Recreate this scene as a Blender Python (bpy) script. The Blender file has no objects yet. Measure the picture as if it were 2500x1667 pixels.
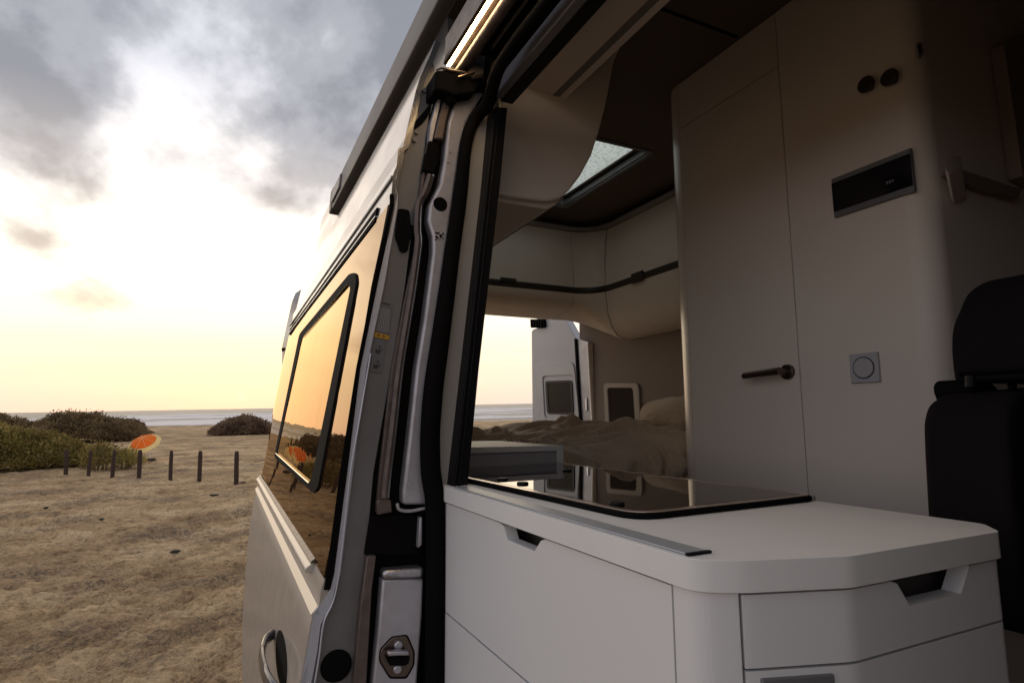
import bpy, bmesh, math, random
import numpy as np
from mathutils import Matrix, Vector, Euler

random.seed(7)
rng = np.random.default_rng(7)
scene = bpy.context.scene
C = scene.collection
D = bpy.data

# ------------------------------------------------------------------ camera
H = 1.67                                  # eye height above the sand
F, CX, CY = 1440.0, 1250.0, 833.5
def nv(v): return v / np.linalg.norm(v)
_d = lambda px, py: np.array([px - CX, CY - py, F])
VY = nv(_d(548, 1026)); VX = _d(4294, 1000); VX = nv(VX / np.linalg.norm(VX) - VY * (VX @ VY) / np.linalg.norm(VX))
VZ = np.cross(VX, VY)
if VZ[1] < 0: VZ = -VZ
R = np.array([VX, VY, VZ])                # camera axes -> van axes
g = nv(np.array([-0.0202, -0.0171, 0.99965]))
_q = Vector(g).rotation_difference(Vector((0, 0, 1)))
M = np.array(_q.to_matrix())              # van axes -> world axes (the van stands a little nose-up on the sand)
cam = D.objects.new('camera', D.cameras.new('camera'))
C.objects.link(cam)
cb = M @ R                                # columns right, up, forward
mw = Matrix.Identity(4)
for i in range(3):
    mw[i][0] = cb[i, 0]; mw[i][1] = cb[i, 1]; mw[i][2] = -cb[i, 2]
mw[2][3] = H
cam.matrix_world = mw
cam.data.sensor_width = 36; cam.data.sensor_fit = 'HORIZONTAL'
cam.data.lens = F / 2500 * 36
cam.data.clip_start = 0.02; cam.data.clip_end = 30000
scene.camera = cam

# ------------------------------------------------------------------ view and light
scene.view_settings.view_transform = 'Standard'
scene.view_settings.look = 'None'
scene.view_settings.exposure = 0.2
scene.view_settings.gamma = 1.0
SUNPX = (589, 966)
sd = nv(M @ R @ _d(*SUNPX))
sun_el = math.asin(sd[2]); sun_az = math.atan2(sd[0], sd[1])

world = D.worlds.new('World'); scene.world = world; world.use_nodes = True
wt = world.node_tree; wt.nodes.clear()
def WN(t, **k):
    n = wt.nodes.new(t)
    for a, b in k.items(): setattr(n, a, b)
    return n
WL = wt.links.new
def wmath(op, a, b=None, clamp=False):
    n = WN('ShaderNodeMath', operation=op); n.use_clamp = clamp
    for i, v in enumerate((a, b)):
        if v is None: continue
        if isinstance(v, (int, float)): n.inputs[i].default_value = v
        else: WL(v, n.inputs[i])
    return n.outputs[0]
def wmix(f, a, b):
    n = WN('ShaderNodeMix', data_type='RGBA')
    for s, v in ((n.inputs[0], f), (n.inputs[6], a), (n.inputs[7], b)):
        if isinstance(v, (int, float)): s.default_value = v
        elif isinstance(v, tuple): s.default_value = (*v, 1)
        else: WL(v, s)
    return n.outputs[2]
def wramp(f, stops, interp='EASE'):
    n = WN('ShaderNodeValToRGB'); n.color_ramp.interpolation = interp
    e = n.color_ramp.elements
    while len(e) < len(stops): e.new(0.5)
    for el, (p, c) in zip(e, stops):
        el.position = p; el.color = (*c, 1)
    WL(f, n.inputs[0]); return n.outputs[0]
tc = WN('ShaderNodeTexCoord').outputs['Generated']
sep = WN('ShaderNodeSeparateXYZ'); WL(tc, sep.inputs[0])
z = wmath('MAXIMUM', sep.outputs[2], 0.0)
den = wmath('ADD', z, 0.30)
u = wmath('DIVIDE', sep.outputs[0], den); v = wmath('DIVIDE', sep.outputs[1], den)
cmb = WN('ShaderNodeCombineXYZ'); WL(u, cmb.inputs[0]); WL(v, cmb.inputs[1])
mp = WN('ShaderNodeMapping'); WL(cmb.outputs[0], mp.inputs[0])
mp.inputs['Rotation'].default_value = (0, 0, math.radians(35)); mp.inputs['Scale'].default_value = (1.0, 0.72, 1)
mp.inputs['Location'].default_value = (5.3, 2.2, 0)
n1 = WN('ShaderNodeTexNoise'); WL(mp.outputs[0], n1.inputs['Vector'])
n1.inputs['Scale'].default_value = 2.3; n1.inputs['Detail'].default_value = 8; n1.inputs['Roughness'].default_value = 0.50; n1.inputs['Distortion'].default_value = 0.25
n2 = WN('ShaderNodeTexNoise'); WL(mp.outputs[0], n2.inputs['Vector'])
n2.inputs['Scale'].default_value = 6.5; n2.inputs['Detail'].default_value = 6; n2.inputs['Roughness'].default_value = 0.55
# brightness towards the low sun
dotn = WN('ShaderNodeVectorMath', operation='DOT_PRODUCT'); WL(tc, dotn.inputs[0]); dotn.inputs[1].default_value = tuple(sd)
toward = wmath('MULTIPLY', wmath('ADD', dotn.outputs['Value'], 1.0), 0.5)
tow2 = wmath('POWER', toward, 6.0)
# clear sky glow by height
glow = wramp(z, [(0.0, (0.88, 0.68, 0.52)), (0.05, (0.98, 0.79, 0.57)), (0.09, (1.10, 0.93, 0.64)), (0.14, (1.35, 1.17, 0.82)), (0.20, (1.48, 1.38, 1.14)),
                 (0.36, (1.30, 1.22, 1.14)), (0.50, (0.80, 0.81, 0.87)), (1.0, (0.52, 0.56, 0.64))])
away = wramp(z, [(0.0, (0.84, 0.78, 0.77)), (0.2, (0.86, 0.84, 0.90)), (0.6, (0.78, 0.82, 0.92)), (1.0, (0.62, 0.67, 0.77))])
clear = wmix(tow2, away, glow)
# clouds: thick high up, a few streaks low down
cover_bias = wramp(z, [(0.0, (0.0,) * 3), (0.10, (0.18,) * 3), (0.19, (0.34,) * 3), (0.27, (0.44,) * 3), (0.36, (0.68,) * 3), (0.6, (0.70,) * 3), (1.0, (0.70,) * 3)], 'LINEAR')
nn = wmath('ADD', wmath('MULTIPLY', n1.outputs[0], 0.8), wmath('MULTIPLY', n2.outputs[0], 0.2))
cov = wmath('ADD', nn, wmath('MULTIPLY', wmath('SUBTRACT', cover_bias, 0.5), 0.50))
covr = wramp(cov, [(0.43, (0.0,) * 3), (0.62, (1.0,) * 3)])
shn = wmath('ADD', wmath('MULTIPLY', n1.outputs[0], 0.55), wmath('MULTIPLY', n2.outputs[0], 0.45))
shade = wramp(shn, [(0.40, (0.58, 0.58, 0.62)), (0.50, (0.34, 0.35, 0.39)), (0.60, (0.19, 0.20, 0.235))])
lowc = wmix(wmath('MULTIPLY', wmath('SUBTRACT', 0.42, z), 3.2, True), shade, (0.72, 0.58, 0.48))
sky = wmix(wmath('MULTIPLY', covr, 0.88), clear, lowc)
# small veiled sun disc
disc = WN('ShaderNodeMapRange', interpolation_type='SMOOTHSTEP'); WL(dotn.outputs['Value'], disc.inputs[0])
disc.inputs[1].default_value = math.cos(math.radians(0.48)); disc.inputs[2].default_value = math.cos(math.radians(0.16))
sky = wmix(wmath('MULTIPLY', disc.outputs[0], 0.45), sky, (1.15, 0.95, 0.62))
below = wmath('GREATER_THAN', 0.0, sep.outputs[2])
sky = wmix(below, sky, (0.30, 0.25, 0.21))
nish = WN('ShaderNodeTexSky', sky_type='NISHITA'); nish.sun_disc = False
nish.sun_elevation = max(sun_el, math.radians(2)); nish.sun_rotation = sun_az
bg1 = WN('ShaderNodeBackground'); WL(nish.outputs[0], bg1.inputs[0]); bg1.inputs[1].default_value = 0.010
bg2 = WN('ShaderNodeBackground'); WL(sky, bg2.inputs[0]); bg2.inputs[1].default_value = 1.0
addn = WN('ShaderNodeAddShader'); WL(bg1.outputs[0], addn.inputs[0]); WL(bg2.outputs[0], addn.inputs[1])
WL(addn.outputs[0], WN('ShaderNodeOutputWorld').inputs[0])

sl = D.lights.new('sun', 'SUN'); sl.energy = 0.7; sl.angle = math.radians(75); sl.color = (1.0, 0.74, 0.48)
so = D.objects.new('sun', sl); C.objects.link(so)
sdl = nv(np.array([sd[0], sd[1], math.sin(math.radians(9))]))
so.rotation_mode = 'QUATERNION'; so.rotation_quaternion = Vector(sdl).to_track_quat('Z', 'Y')
so.location = (-3, 20, 12)

# ------------------------------------------------------------------ rays: a pixel of the photograph met with a real plane, in van axes
def ray(px, py): return R @ _d(px, py)
def onX(px, py, c): r = ray(px, py); return r * (c / r[0])
def onY(px, py, c): r = ray(px, py); return r * (c / r[1])
def onZ(px, py, c): r = ray(px, py); return r * (c / r[2])
def onS(px, py, c, k=0.137):                # leaning body-side plane x = c + k z
    r = ray(px, py); return r * (c / (r[0] - k * r[2]))
def ground(px, py, h=0.0):                  # world axes
    r = M @ ray(px, py); t = (h - H) / r[2]; return np.array([r[0] * t, r[1] * t, h])
def wdir(px, py): return nv(M @ ray(px, py))

# ------------------------------------------------------------------ materials
MAT = {}
def mat(name, col, rough=0.5, metal=0.0, spec=0.5, coat=0.0, bump=None, var=None, emit=None, trans=0.0, sheen=0.0, ior=1.5):
    m = D.materials.new(name); m.use_nodes = True
    nt = m.node_tree; b = nt.nodes['Principled BSDF']
    b.inputs['Base Color'].default_value = (*col, 1); b.inputs['Roughness'].default_value = rough
    b.inputs['Metallic'].default_value = metal; b.inputs['Specular IOR Level'].default_value = spec
    b.inputs['Coat Weight'].default_value = coat; b.inputs['Coat Roughness'].default_value = 0.06
    b.inputs['IOR'].default_value = ior; b.inputs['Sheen Weight'].default_value = sheen
    if emit: b.inputs['Emission Color'].default_value = (*emit[0], 1); b.inputs['Emission Strength'].default_value = emit[1]
    if trans: b.inputs['Transmission Weight'].default_value = trans
    tcn = nt.nodes.new('ShaderNodeTexCoord')
    if var:                                  # (scale, amount, colour2, detail)
        n = nt.nodes.new('ShaderNodeTexNoise'); n.inputs['Scale'].default_value = var[0]; n.inputs['Detail'].default_value = 8
        n.inputs['Roughness'].default_value = 0.62
        nt.links.new(tcn.outputs['Object'], n.inputs['Vector'])
        rp = nt.nodes.new('ShaderNodeValToRGB'); rp.color_ramp.elements[0].position = 0.5 - var[1]; rp.color_ramp.elements[1].position = 0.5 + var[1]
        rp.color_ramp.elements[0].color = (*col, 1); rp.color_ramp.elements[1].color = (*var[2], 1)
        nt.links.new(n.outputs[0], rp.inputs[0]); nt.links.new(rp.outputs[0], b.inputs['Base Color'])
        mr = nt.nodes.new('ShaderNodeMapRange'); mr.inputs[3].default_value = max(rough - 0.07, 0.01); mr.inputs[4].default_value = min(rough + 0.1, 1)
        nt.links.new(n.outputs[0], mr.inputs[0]); nt.links.new(mr.outputs[0], b.inputs['Roughness'])
    if bump:
        for (sc, st, dist) in (bump if isinstance(bump, list) else [bump]):
            n = nt.nodes.new('ShaderNodeTexNoise'); n.inputs['Scale'].default_value = sc; n.inputs['Detail'].default_value = 3
            nt.links.new(tcn.outputs['Object'], n.inputs['Vector'])
            bp = nt.nodes.new('ShaderNodeBump'); bp.inputs['Strength'].default_value = st; bp.inputs['Distance'].default_value = dist
            nt.links.new(n.outputs[0], bp.inputs['Height'])
            if b.inputs['Normal'].is_linked: nt.links.new(b.inputs['Normal'].links[0].from_socket, bp.inputs['Normal'])
            nt.links.new(bp.outputs[0], b.inputs['Normal'])
    MAT[name] = m; return m
mat('silver_paint', (0.095, 0.098, 0.108), 0.17, 0.30, 0.45, 0.2, bump=(900, 0.03, 0.001), var=(9, 0.25, (0.10, 0.10, 0.105)))
mat('dusty_paint', (0.40, 0.365, 0.335), 0.40, 0.2, 0.5, 0.25, bump=(700, 0.05, 0.001), var=(14, 0.22, (0.32, 0.285, 0.255)))
mat('edge_paint', (0.15, 0.148, 0.155), 0.42, 0.2, 0.5, 0.1, bump=(600, 0.05, 0.001), var=(18, 0.25, (0.12, 0.118, 0.12)))
mat('jamb_paint', (0.42, 0.42, 0.47), 0.36, 0.4, 0.5, 0.2, bump=(500, 0.06, 0.001), var=(22, 0.22, (0.31, 0.30, 0.32)))
mat('dark_glass', (0.022, 0.012, 0.007), 0.015, 0.0, 0.5, bump=[(2.3, 0.05, 0.02)], ior=1.36)
mat('window_glass', (0.015, 0.011, 0.009), 0.01, 0.0, 0.5, bump=[(3.1, 0.10, 0.02)], ior=1.36)
for n_, tint_, ior_ in (('dark_glass', (0.92, 0.74, 0.55), 1.40), ('window_glass', (1.0, 0.76, 0.48), 1.40)):
    nt = MAT[n_].node_tree; pb = nt.nodes['Principled BSDF']; pb.inputs['Specular IOR Level'].default_value = 0.0
    gl_ = nt.nodes.new('ShaderNodeBsdfGlossy'); gl_.inputs['Color'].default_value = (*tint_, 1); gl_.inputs['Roughness'].default_value = 0.01
    fr_ = nt.nodes.new('ShaderNodeFresnel'); fr_.inputs[0].default_value = ior_; mx_ = nt.nodes.new('ShaderNodeMixShader')
    nl_ = pb.inputs['Normal'].links[0].from_socket; nt.links.new(nl_, gl_.inputs['Normal']); nt.links.new(nl_, fr_.inputs['Normal'])
    nt.links.new(fr_.outputs[0], mx_.inputs[0]); nt.links.new(pb.outputs[0], mx_.inputs[1]); nt.links.new(gl_.outputs[0], mx_.inputs[2])
    nt.links.new(mx_.outputs[0], nt.nodes['Material Output'].inputs[0])
mat('black_rubber', (0.004, 0.0037, 0.0037), 0.85, 0.0, 0.06, bump=(300, 0.2, 0.001))
mat('black_plastic', (0.005, 0.005, 0.006), 0.5, 0.0, 0.16, bump=(400, 0.08, 0.001))
mat('cavity_black', (0.004, 0.0035, 0.0035), 0.9, 0.0, 0.1)
mat('bronze_strip', (0.13, 0.10, 0.09), 0.38, 0.35, bump=(60, 0.3, 0.003), var=(40, 0.2, (0.07, 0.055, 0.05)))
mat('window_rubber', (0.006, 0.006, 0.006), 0.9, 0.0, 0.12)
mat('corner_satin', (0.68, 0.605, 0.54), 0.24, 0.0, 0.8)
mat('lip_silver', (0.46, 0.48, 0.55), 0.3, 0.25, 0.5, 0.3)
mat('trim_highlight', (0.60, 0.58, 0.55), 0.5)
mat('header_grey', (0.13, 0.13, 0.155), 0.45)
mat('niche_dark', (0.045, 0.034, 0.027), 0.95, 0.0, 0.05)
mat('niche_tan', (0.34, 0.275, 0.22), 0.6)
mat('silver_metal', (0.50, 0.50, 0.55), 0.28, 0.9, var=(60, 0.2, (0.35, 0.35, 0.38)), bump=(80, 0.12, 0.001))
mat('small_pane', (0.02, 0.016, 0.013), 0.12, 0.0, 0.1, ior=1.2)
mat('chrome', (0.75, 0.73, 0.70), 0.13, 1.0)
mat('bright_trim', (0.48, 0.44, 0.40), 0.34, 0.4, bump=(200, 0.03, 0.001))
mat('awning_grey', (0.050, 0.051, 0.055), 0.5, 0.0, bump=(300, 0.04, 0.001), var=(6, 0.3, (0.06, 0.06, 0.063)))
mat('awning_under', (0.035, 0.028, 0.023), 0.5)
mat('wall_greige', (0.68, 0.605, 0.54), 0.55, bump=(900, 0.06, 0.0006), var=(3, 0.3, (0.65, 0.575, 0.51)))
mat('locker_cream', (0.76, 0.68, 0.60), 0.5, bump=(800, 0.06, 0.0006), var=(4, 0.3, (0.73, 0.65, 0.57)))
mat('soffit_cream', (0.62, 0.54, 0.47), 0.5, bump=(800, 0.06, 0.0006))
mat('slot_grey', (0.15, 0.13, 0.12), 0.5)
mat('trim_grey', (0.27, 0.26, 0.25), 0.5, bump=(600, 0.05, 0.0006))
mat('ceiling_brown', (0.11, 0.085, 0.07), 0.85, bump=(500, 0.2, 0.001))
mat('worktop_white', (0.70, 0.70, 0.70), 0.60, bump=(1400, 0.04, 0.0004), var=(7, 0.3, (0.63, 0.63, 0.625)))
mat('drawer_white', (0.64, 0.64, 0.65), 0.42, bump=(1500, 0.05, 0.0004), var=(5, 0.3, (0.62, 0.62, 0.63)))
mat('rail_grey', (0.36, 0.385, 0.42), 0.38, 0.2)
mat('hob_glass', (0.010, 0.008, 0.007), 0.02, 0.0, 0.8, ior=1.55)
mat('hob_rim', (0.60, 0.50, 0.43), 0.2, 0.85)
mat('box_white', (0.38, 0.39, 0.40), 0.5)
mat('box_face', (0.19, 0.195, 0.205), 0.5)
mat('rail_dark', (0.030, 0.022, 0.018), 0.42)
mat('screen_black', (0.004, 0.004, 0.006), 0.12)
mat('panel_grey', (0.13, 0.13, 0.135), 0.4)
mat('switch_grey', (0.40, 0.39, 0.42), 0.4)
mat('handle_metal', (0.13, 0.10, 0.085), 0.28, 0.9)
mat('seat_fabric', (0.009, 0.007, 0.008), 0.95, 0.0, 0.1, bump=(500, 0.35, 0.002))
mat('seat_side', (0.020, 0.012, 0.011), 0.95, 0.0, 0.1, bump=(500, 0.3, 0.002))
mat('thread', (0.22, 0.18, 0.18), 0.8)
mat('lining_brown', (0.22, 0.17, 0.135), 0.9, bump=(400, 0.2, 0.001))
mat('floor_vinyl', (0.16, 0.12, 0.09), 0.5, var=(6, 0.2, (0.12, 0.09, 0.07)))
mat('door_lining', (0.46, 0.46, 0.47), 0.5, bump=(700, 0.05, 0.0006), var=(4, 0.3, (0.42, 0.42, 0.43)))
mat('mattress', (0.50, 0.47, 0.43), 0.9, bump=(300, 0.2, 0.001))
mat('sticker_grey', (0.11, 0.11, 0.12), 0.35); mat('sticker_text', (0.02, 0.02, 0.02), 0.5)
mat('sticker_line', (0.24, 0.24, 0.25), 0.5); mat('sticker_yellow', (0.38, 0.20, 0.015), 0.4)
mat('led_warm', (1, 0.9, 0.7), 0.5, emit=((1.0, 0.66, 0.32), 26.0))
mat('tyre', (0.02, 0.02, 0.02), 0.85, bump=(60, 0.4, 0.01))
mat('wood_post', (0.055, 0.028, 0.018), 0.85, bump=(35, 0.6, 0.01), var=(18, 0.2, (0.028, 0.016, 0.012)))
mat('wood_end', (0.15, 0.11, 0.085), 0.9, bump=(60, 0.5, 0.005))
mat('orange_cloth', (1.0, 0.32, 0.03), 0.75); mat('cream_cloth', (0.98, 0.86, 0.50), 0.8)
mat('pole_white', (0.7, 0.68, 0.62), 0.4)
mat('stone_dark', (0.035, 0.028, 0.022), 0.9, bump=(30, 0.5, 0.01))
mat('bark', (0.09, 0.06, 0.045), 0.9, bump=(40, 0.5, 0.01))

# sky-light acrylic: pale, lets daylight through
m = D.materials.new('acrylic'); m.use_nodes = True; nt = m.node_tree; nt.nodes.clear()
o_ = nt.nodes.new('ShaderNodeOutputMaterial'); tr = nt.nodes.new('ShaderNodeBsdfTranslucent'); df = nt.nodes.new('ShaderNodeBsdfDiffuse')
ms = nt.nodes.new('ShaderNodeMixShader'); ms.inputs[0].default_value = 0.12
vo = nt.nodes.new('ShaderNodeTexNoise'); vo.inputs['Scale'].default_value = 75; vo.inputs['Detail'].default_value = 2
rp = nt.nodes.new('ShaderNodeValToRGB'); rp.color_ramp.elements[0].position = 0.36; rp.color_ramp.elements[1].position = 0.52
rp.color_ramp.elements[0].color = (0.70, 0.76, 0.70, 1); rp.color_ramp.elements[1].color = (0.97, 1.0, 0.95, 1)
t_ = nt.nodes.new('ShaderNodeTexCoord'); nt.links.new(t_.outputs['Object'], vo.inputs['Vector']); nt.links.new(vo.outputs[0], rp.inputs[0])
nt.links.new(rp.outputs[0], tr.inputs[0]); nt.links.new(rp.outputs[0], df.inputs[0])
nt.links.new(tr.outputs[0], ms.inputs[1]); nt.links.new(df.outputs[0], ms.inputs[2]); nt.links.new(ms.outputs[0], o_.inputs[0])
MAT['acrylic'] = m
for nm_ in ('orange_cloth', 'cream_cloth'):
    nt = MAT[nm_].node_tree; pb = nt.nodes['Principled BSDF']; tl0 = nt.nodes.new('ShaderNodeBsdfTranslucent'); tl0.inputs[0].default_value = pb.inputs['Base Color'].default_value
    mx0 = nt.nodes.new('ShaderNodeMixShader'); mx0.inputs[0].default_value = 0.55; nt.links.new(pb.outputs[0], mx0.inputs[1]); nt.links.new(tl0.outputs[0], mx0.inputs[2])
    nt.links.new(mx0.outputs[0], nt.nodes['Material Output'].inputs[0])

# ------------------------------------------------------------------ object builders
ORG = {}
VB = np.array([1.15, 0.9, -1.66])           # base of the van, in van axes (under its middle)
Mw4 = Matrix([[*M[i], 0] for i in range(3)] + [[0, 0, 0, 1]])
def vanpose(c):
    m4 = Mw4.copy(); w = M @ np.array(c); m4.translation = Vector((w[0], w[1], w[2] + H)); return m4
def props(o, label=None, cat=None, group=None, kind=None):
    if label: o['label'] = label
    if cat: o['category'] = cat
    if group: o['group'] = group
    if kind: o['kind'] = kind
    return o
def smooth(me, ang=35):
    me.shade_smooth() if hasattr(me, 'shade_smooth') else None
    try: me.set_sharp_from_angle(angle=math.radians(ang))
    except Exception: pass
def make(name, verts, faces, mt, parent=None, bev=0.0, seg=2, ang=35, van=True, sm=True, label=None, base=True):
    """one mesh object; verts in van axes (van=True) or world axes"""
    V = np.array([tuple(v) for v in verts], float)
    lo, hi = V.min(0), V.max(0)
    c = np.array([(lo[0] + hi[0]) / 2, (lo[1] + hi[1]) / 2, lo[2]])
    me = D.meshes.new(name); me.from_pydata([tuple(v - c) for v in V], [], [list(f) for f in faces])
    me.update(); me.validate()
    bm = bmesh.new(); bm.from_mesh(me); bmesh.ops.recalc_face_normals(bm, faces=bm.faces); bm.to_mesh(me); bm.free()
    if sm: smooth(me, ang)
    me.materials.append(MAT[mt] if isinstance(mt, str) else mt)
    o = D.objects.new(name, me); C.objects.link(o)
    ORG[o.name] = c
    if parent is not None:
        o.parent = parent; o.location = Vector(c - ORG[parent.name])
    elif van: o.matrix_world = vanpose(c)
    else: o.location = Vector(c)
    if bev:
        b = o.modifiers.new('bevel', 'BEVEL'); b.width = bev; b.segments = seg; b.limit_method = 'ANGLE'; b.angle_limit = math.radians(30); b.harden_normals = False
    if label: o['label'] = label
    return o
class G:                                     # geometry bucket
    def __init__(s): s.v = []; s.f = []
    def add(s, v, f):
        n = len(s.v); s.v += [tuple(p) for p in v]; s.f += [[i + n for i in q] for q in f]; return s
    def prism(s, pts, vec):
        n = len(pts); vec = np.array(vec, float)
        v = [np.array(p, float) for p in pts] + [np.array(p, float) + vec for p in pts]
        f = [list(range(n)), list(range(2 * n - 1, n - 1, -1))] + [[i, (i + 1) % n, n + (i + 1) % n, n + i] for i in range(n)]
        return s.add(v, f)
    def box(s, x0, x1, y0, y1, z0, z1):
        return s.prism([(x0, y0, z0), (x1, y0, z0), (x1, y1, z0), (x0, y1, z0)], (0, 0, z1 - z0))
    def sweep(s, prof, y0, y1):              # closed (x,z) profile along y
        return s.prism([(x, y0, z) for x, z in prof], (0, y1 - y0, 0))
    def tube(s, path, r, n=10, closed=False):
        P = [np.array(p, float) for p in path]; k = len(P)
        rr = r if hasattr(r, '__len__') else [r] * k
        base = len(s.v); up = None
        for i in range(k):
            t = nv(P[min(i + 1, k - 1)] - P[max(i - 1, 0)]) if not closed else nv(P[(i + 1) % k] - P[i - 1])
            if up is None:
                a = np.array([0, 0, 1.]) if abs(t[2]) < 0.9 else np.array([1., 0, 0])
                up = nv(np.cross(t, a))
            up = nv(up - t * (up @ t)); w = np.cross(t, up)
            for j in range(n):
                a = 2 * math.pi * j / n
                s.v.append(tuple(P[i] + rr[i] * (math.cos(a) * up + math.sin(a) * w)))
        for i in range(k if closed else k - 1):
            for j in range(n):
                a, b = base + i * n, base + ((i + 1) % k) * n
                s.f.append([a + j, a + (j + 1) % n, b + (j + 1) % n, b + j])
        if not closed:
            s.f.append([base + j for j in range(n)][::-1]); s.f.append([base + (k - 1) * n + j for j in range(n)])
        return s
    def disc(s, c, ax, r, th, n=24, r2=None):  # short cylinder along unit axis
        c = np.array(c, float); ax = nv(np.array(ax, float))
        a = np.array([0, 0, 1.]) if abs(ax[2]) < 0.9 else np.array([1., 0, 0])
        u_ = nv(np.cross(ax, a)); w = np.cross(ax, u_); r2 = r if r2 is None else r2
        v = [c + r * (math.cos(t) * u_ + math.sin(t) * w) for t in np.linspace(0, 2 * math.pi, n, endpoint=False)]
        v += [c + ax * th + r2 * (math.cos(t) * u_ + math.sin(t) * w) for t in np.linspace(0, 2 * math.pi, n, endpoint=False)]
        f = [list(range(n)), list(range(2 * n - 1, n - 1, -1))] + [[i, (i + 1) % n, n + (i + 1) % n, n + i] for i in range(n)]
        return s.add(v, f)
    def mk(s, name, mt, parent=None, **k): return make(name, s.v, s.f, mt, parent, **k)
def empty(name, c, van=True):
    o = D.objects.new(name, None); C.objects.link(o); o.empty_display_size = 0.2; c = np.array(c, float)
    ORG[o.name] = c
    if van: o.matrix_world = vanpose(c)
    else: o.location = Vector(c)
    return o
def rnd(pts, r, n=5):
    """round the corners of a 3D polygon; r one number or one per corner"""
    out = []; k = len(pts); P = [np.array(p, float) for p in pts]
    for i in range(k):
        a, b, c = P[i - 1], P[i], P[(i + 1) % k]; ri = r[i] if hasattr(r, '__len__') else r
        la, lc = np.linalg.norm(a - b), np.linalg.norm(c - b); d = min(ri, la * 0.45, lc * 0.45)
        if d < 1e-5: out.append(b); continue
        p, q = b + (a - b) / la * d, b + (c - b) / lc * d
        for t in np.linspace(0, 1, n): out.append((1 - t) ** 2 * p + 2 * t * (1 - t) * b + t * t * q)
    return out
def spline(pts, n=4):                        # Catmull-Rom through the points (open)
    P = [np.array(p, float) for p in pts]; out = []
    for i in range(len(P) - 1):
        p0, p1, p2, p3 = P[max(i - 1, 0)], P[i], P[i + 1], P[min(i + 2, len(P) - 1)]
        for t in np.linspace(0, 1, n, endpoint=False):
            out.append(0.5 * ((2 * p1) + (-p0 + p2) * t + (2 * p0 - 5 * p1 + 4 * p2 - p3) * t * t + (-p0 + 3 * p1 - 3 * p2 + p3) * t ** 3))
    out.append(P[-1]); return out
def band(L, Rr, n=4):                        # polygon between a left and a right pixel line
    return [tuple(p) for p in spline(L, n)] + [tuple(p) for p in spline(Rr, n)][::-1]

# vectorised value noise
_perm = rng.permutation(512).astype(np.int64)
_val = rng.random(512)
def vnoise(x, y, seed=0):
    xi = np.floor(x).astype(np.int64); yi = np.floor(y).astype(np.int64); fx = x - xi; fy = y - yi
    fx = fx * fx * fx * (fx * (fx * 6 - 15) + 10); fy = fy * fy * fy * (fy * (fy * 6 - 15) + 10)
    h = lambda a, b: _val[(_perm[(_perm[(a + seed * 37) & 511] + b) & 511])]
    return ((h(xi, yi) * (1 - fx) + h(xi + 1, yi) * fx) * (1 - fy) + (h(xi, yi + 1) * (1 - fx) + h(xi + 1, yi + 1) * fx) * fy) * 2 - 1
def fbm(x, y, o=4, seed=0):
    s = 0; a = 1; t = 0
    for i in range(o): s = s + a * vnoise(x * 2 ** i + 17.3 * i, y * 2 ** i - 9.1 * i, seed + i); t += a; a *= 0.5
    return s / t
def worley(x, y, seed=0):
    xi = np.floor(x).astype(np.int64); yi = np.floor(y).astype(np.int64); best = np.full(x.shape, 9.0)
    for a in (-1, 0, 1):
        for b in (-1, 0, 1):
            h1 = _val[(_perm[(_perm[(xi + a + seed) & 511] + yi + b) & 511])]; h2 = _val[(_perm[(_perm[(xi + a + seed + 91) & 511] + yi + b + 57) & 511])]
            best = np.minimum(best, (xi + a + h1 - x) ** 2 + (yi + b + h2 - y) ** 2)
    return np.sqrt(best)

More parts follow.
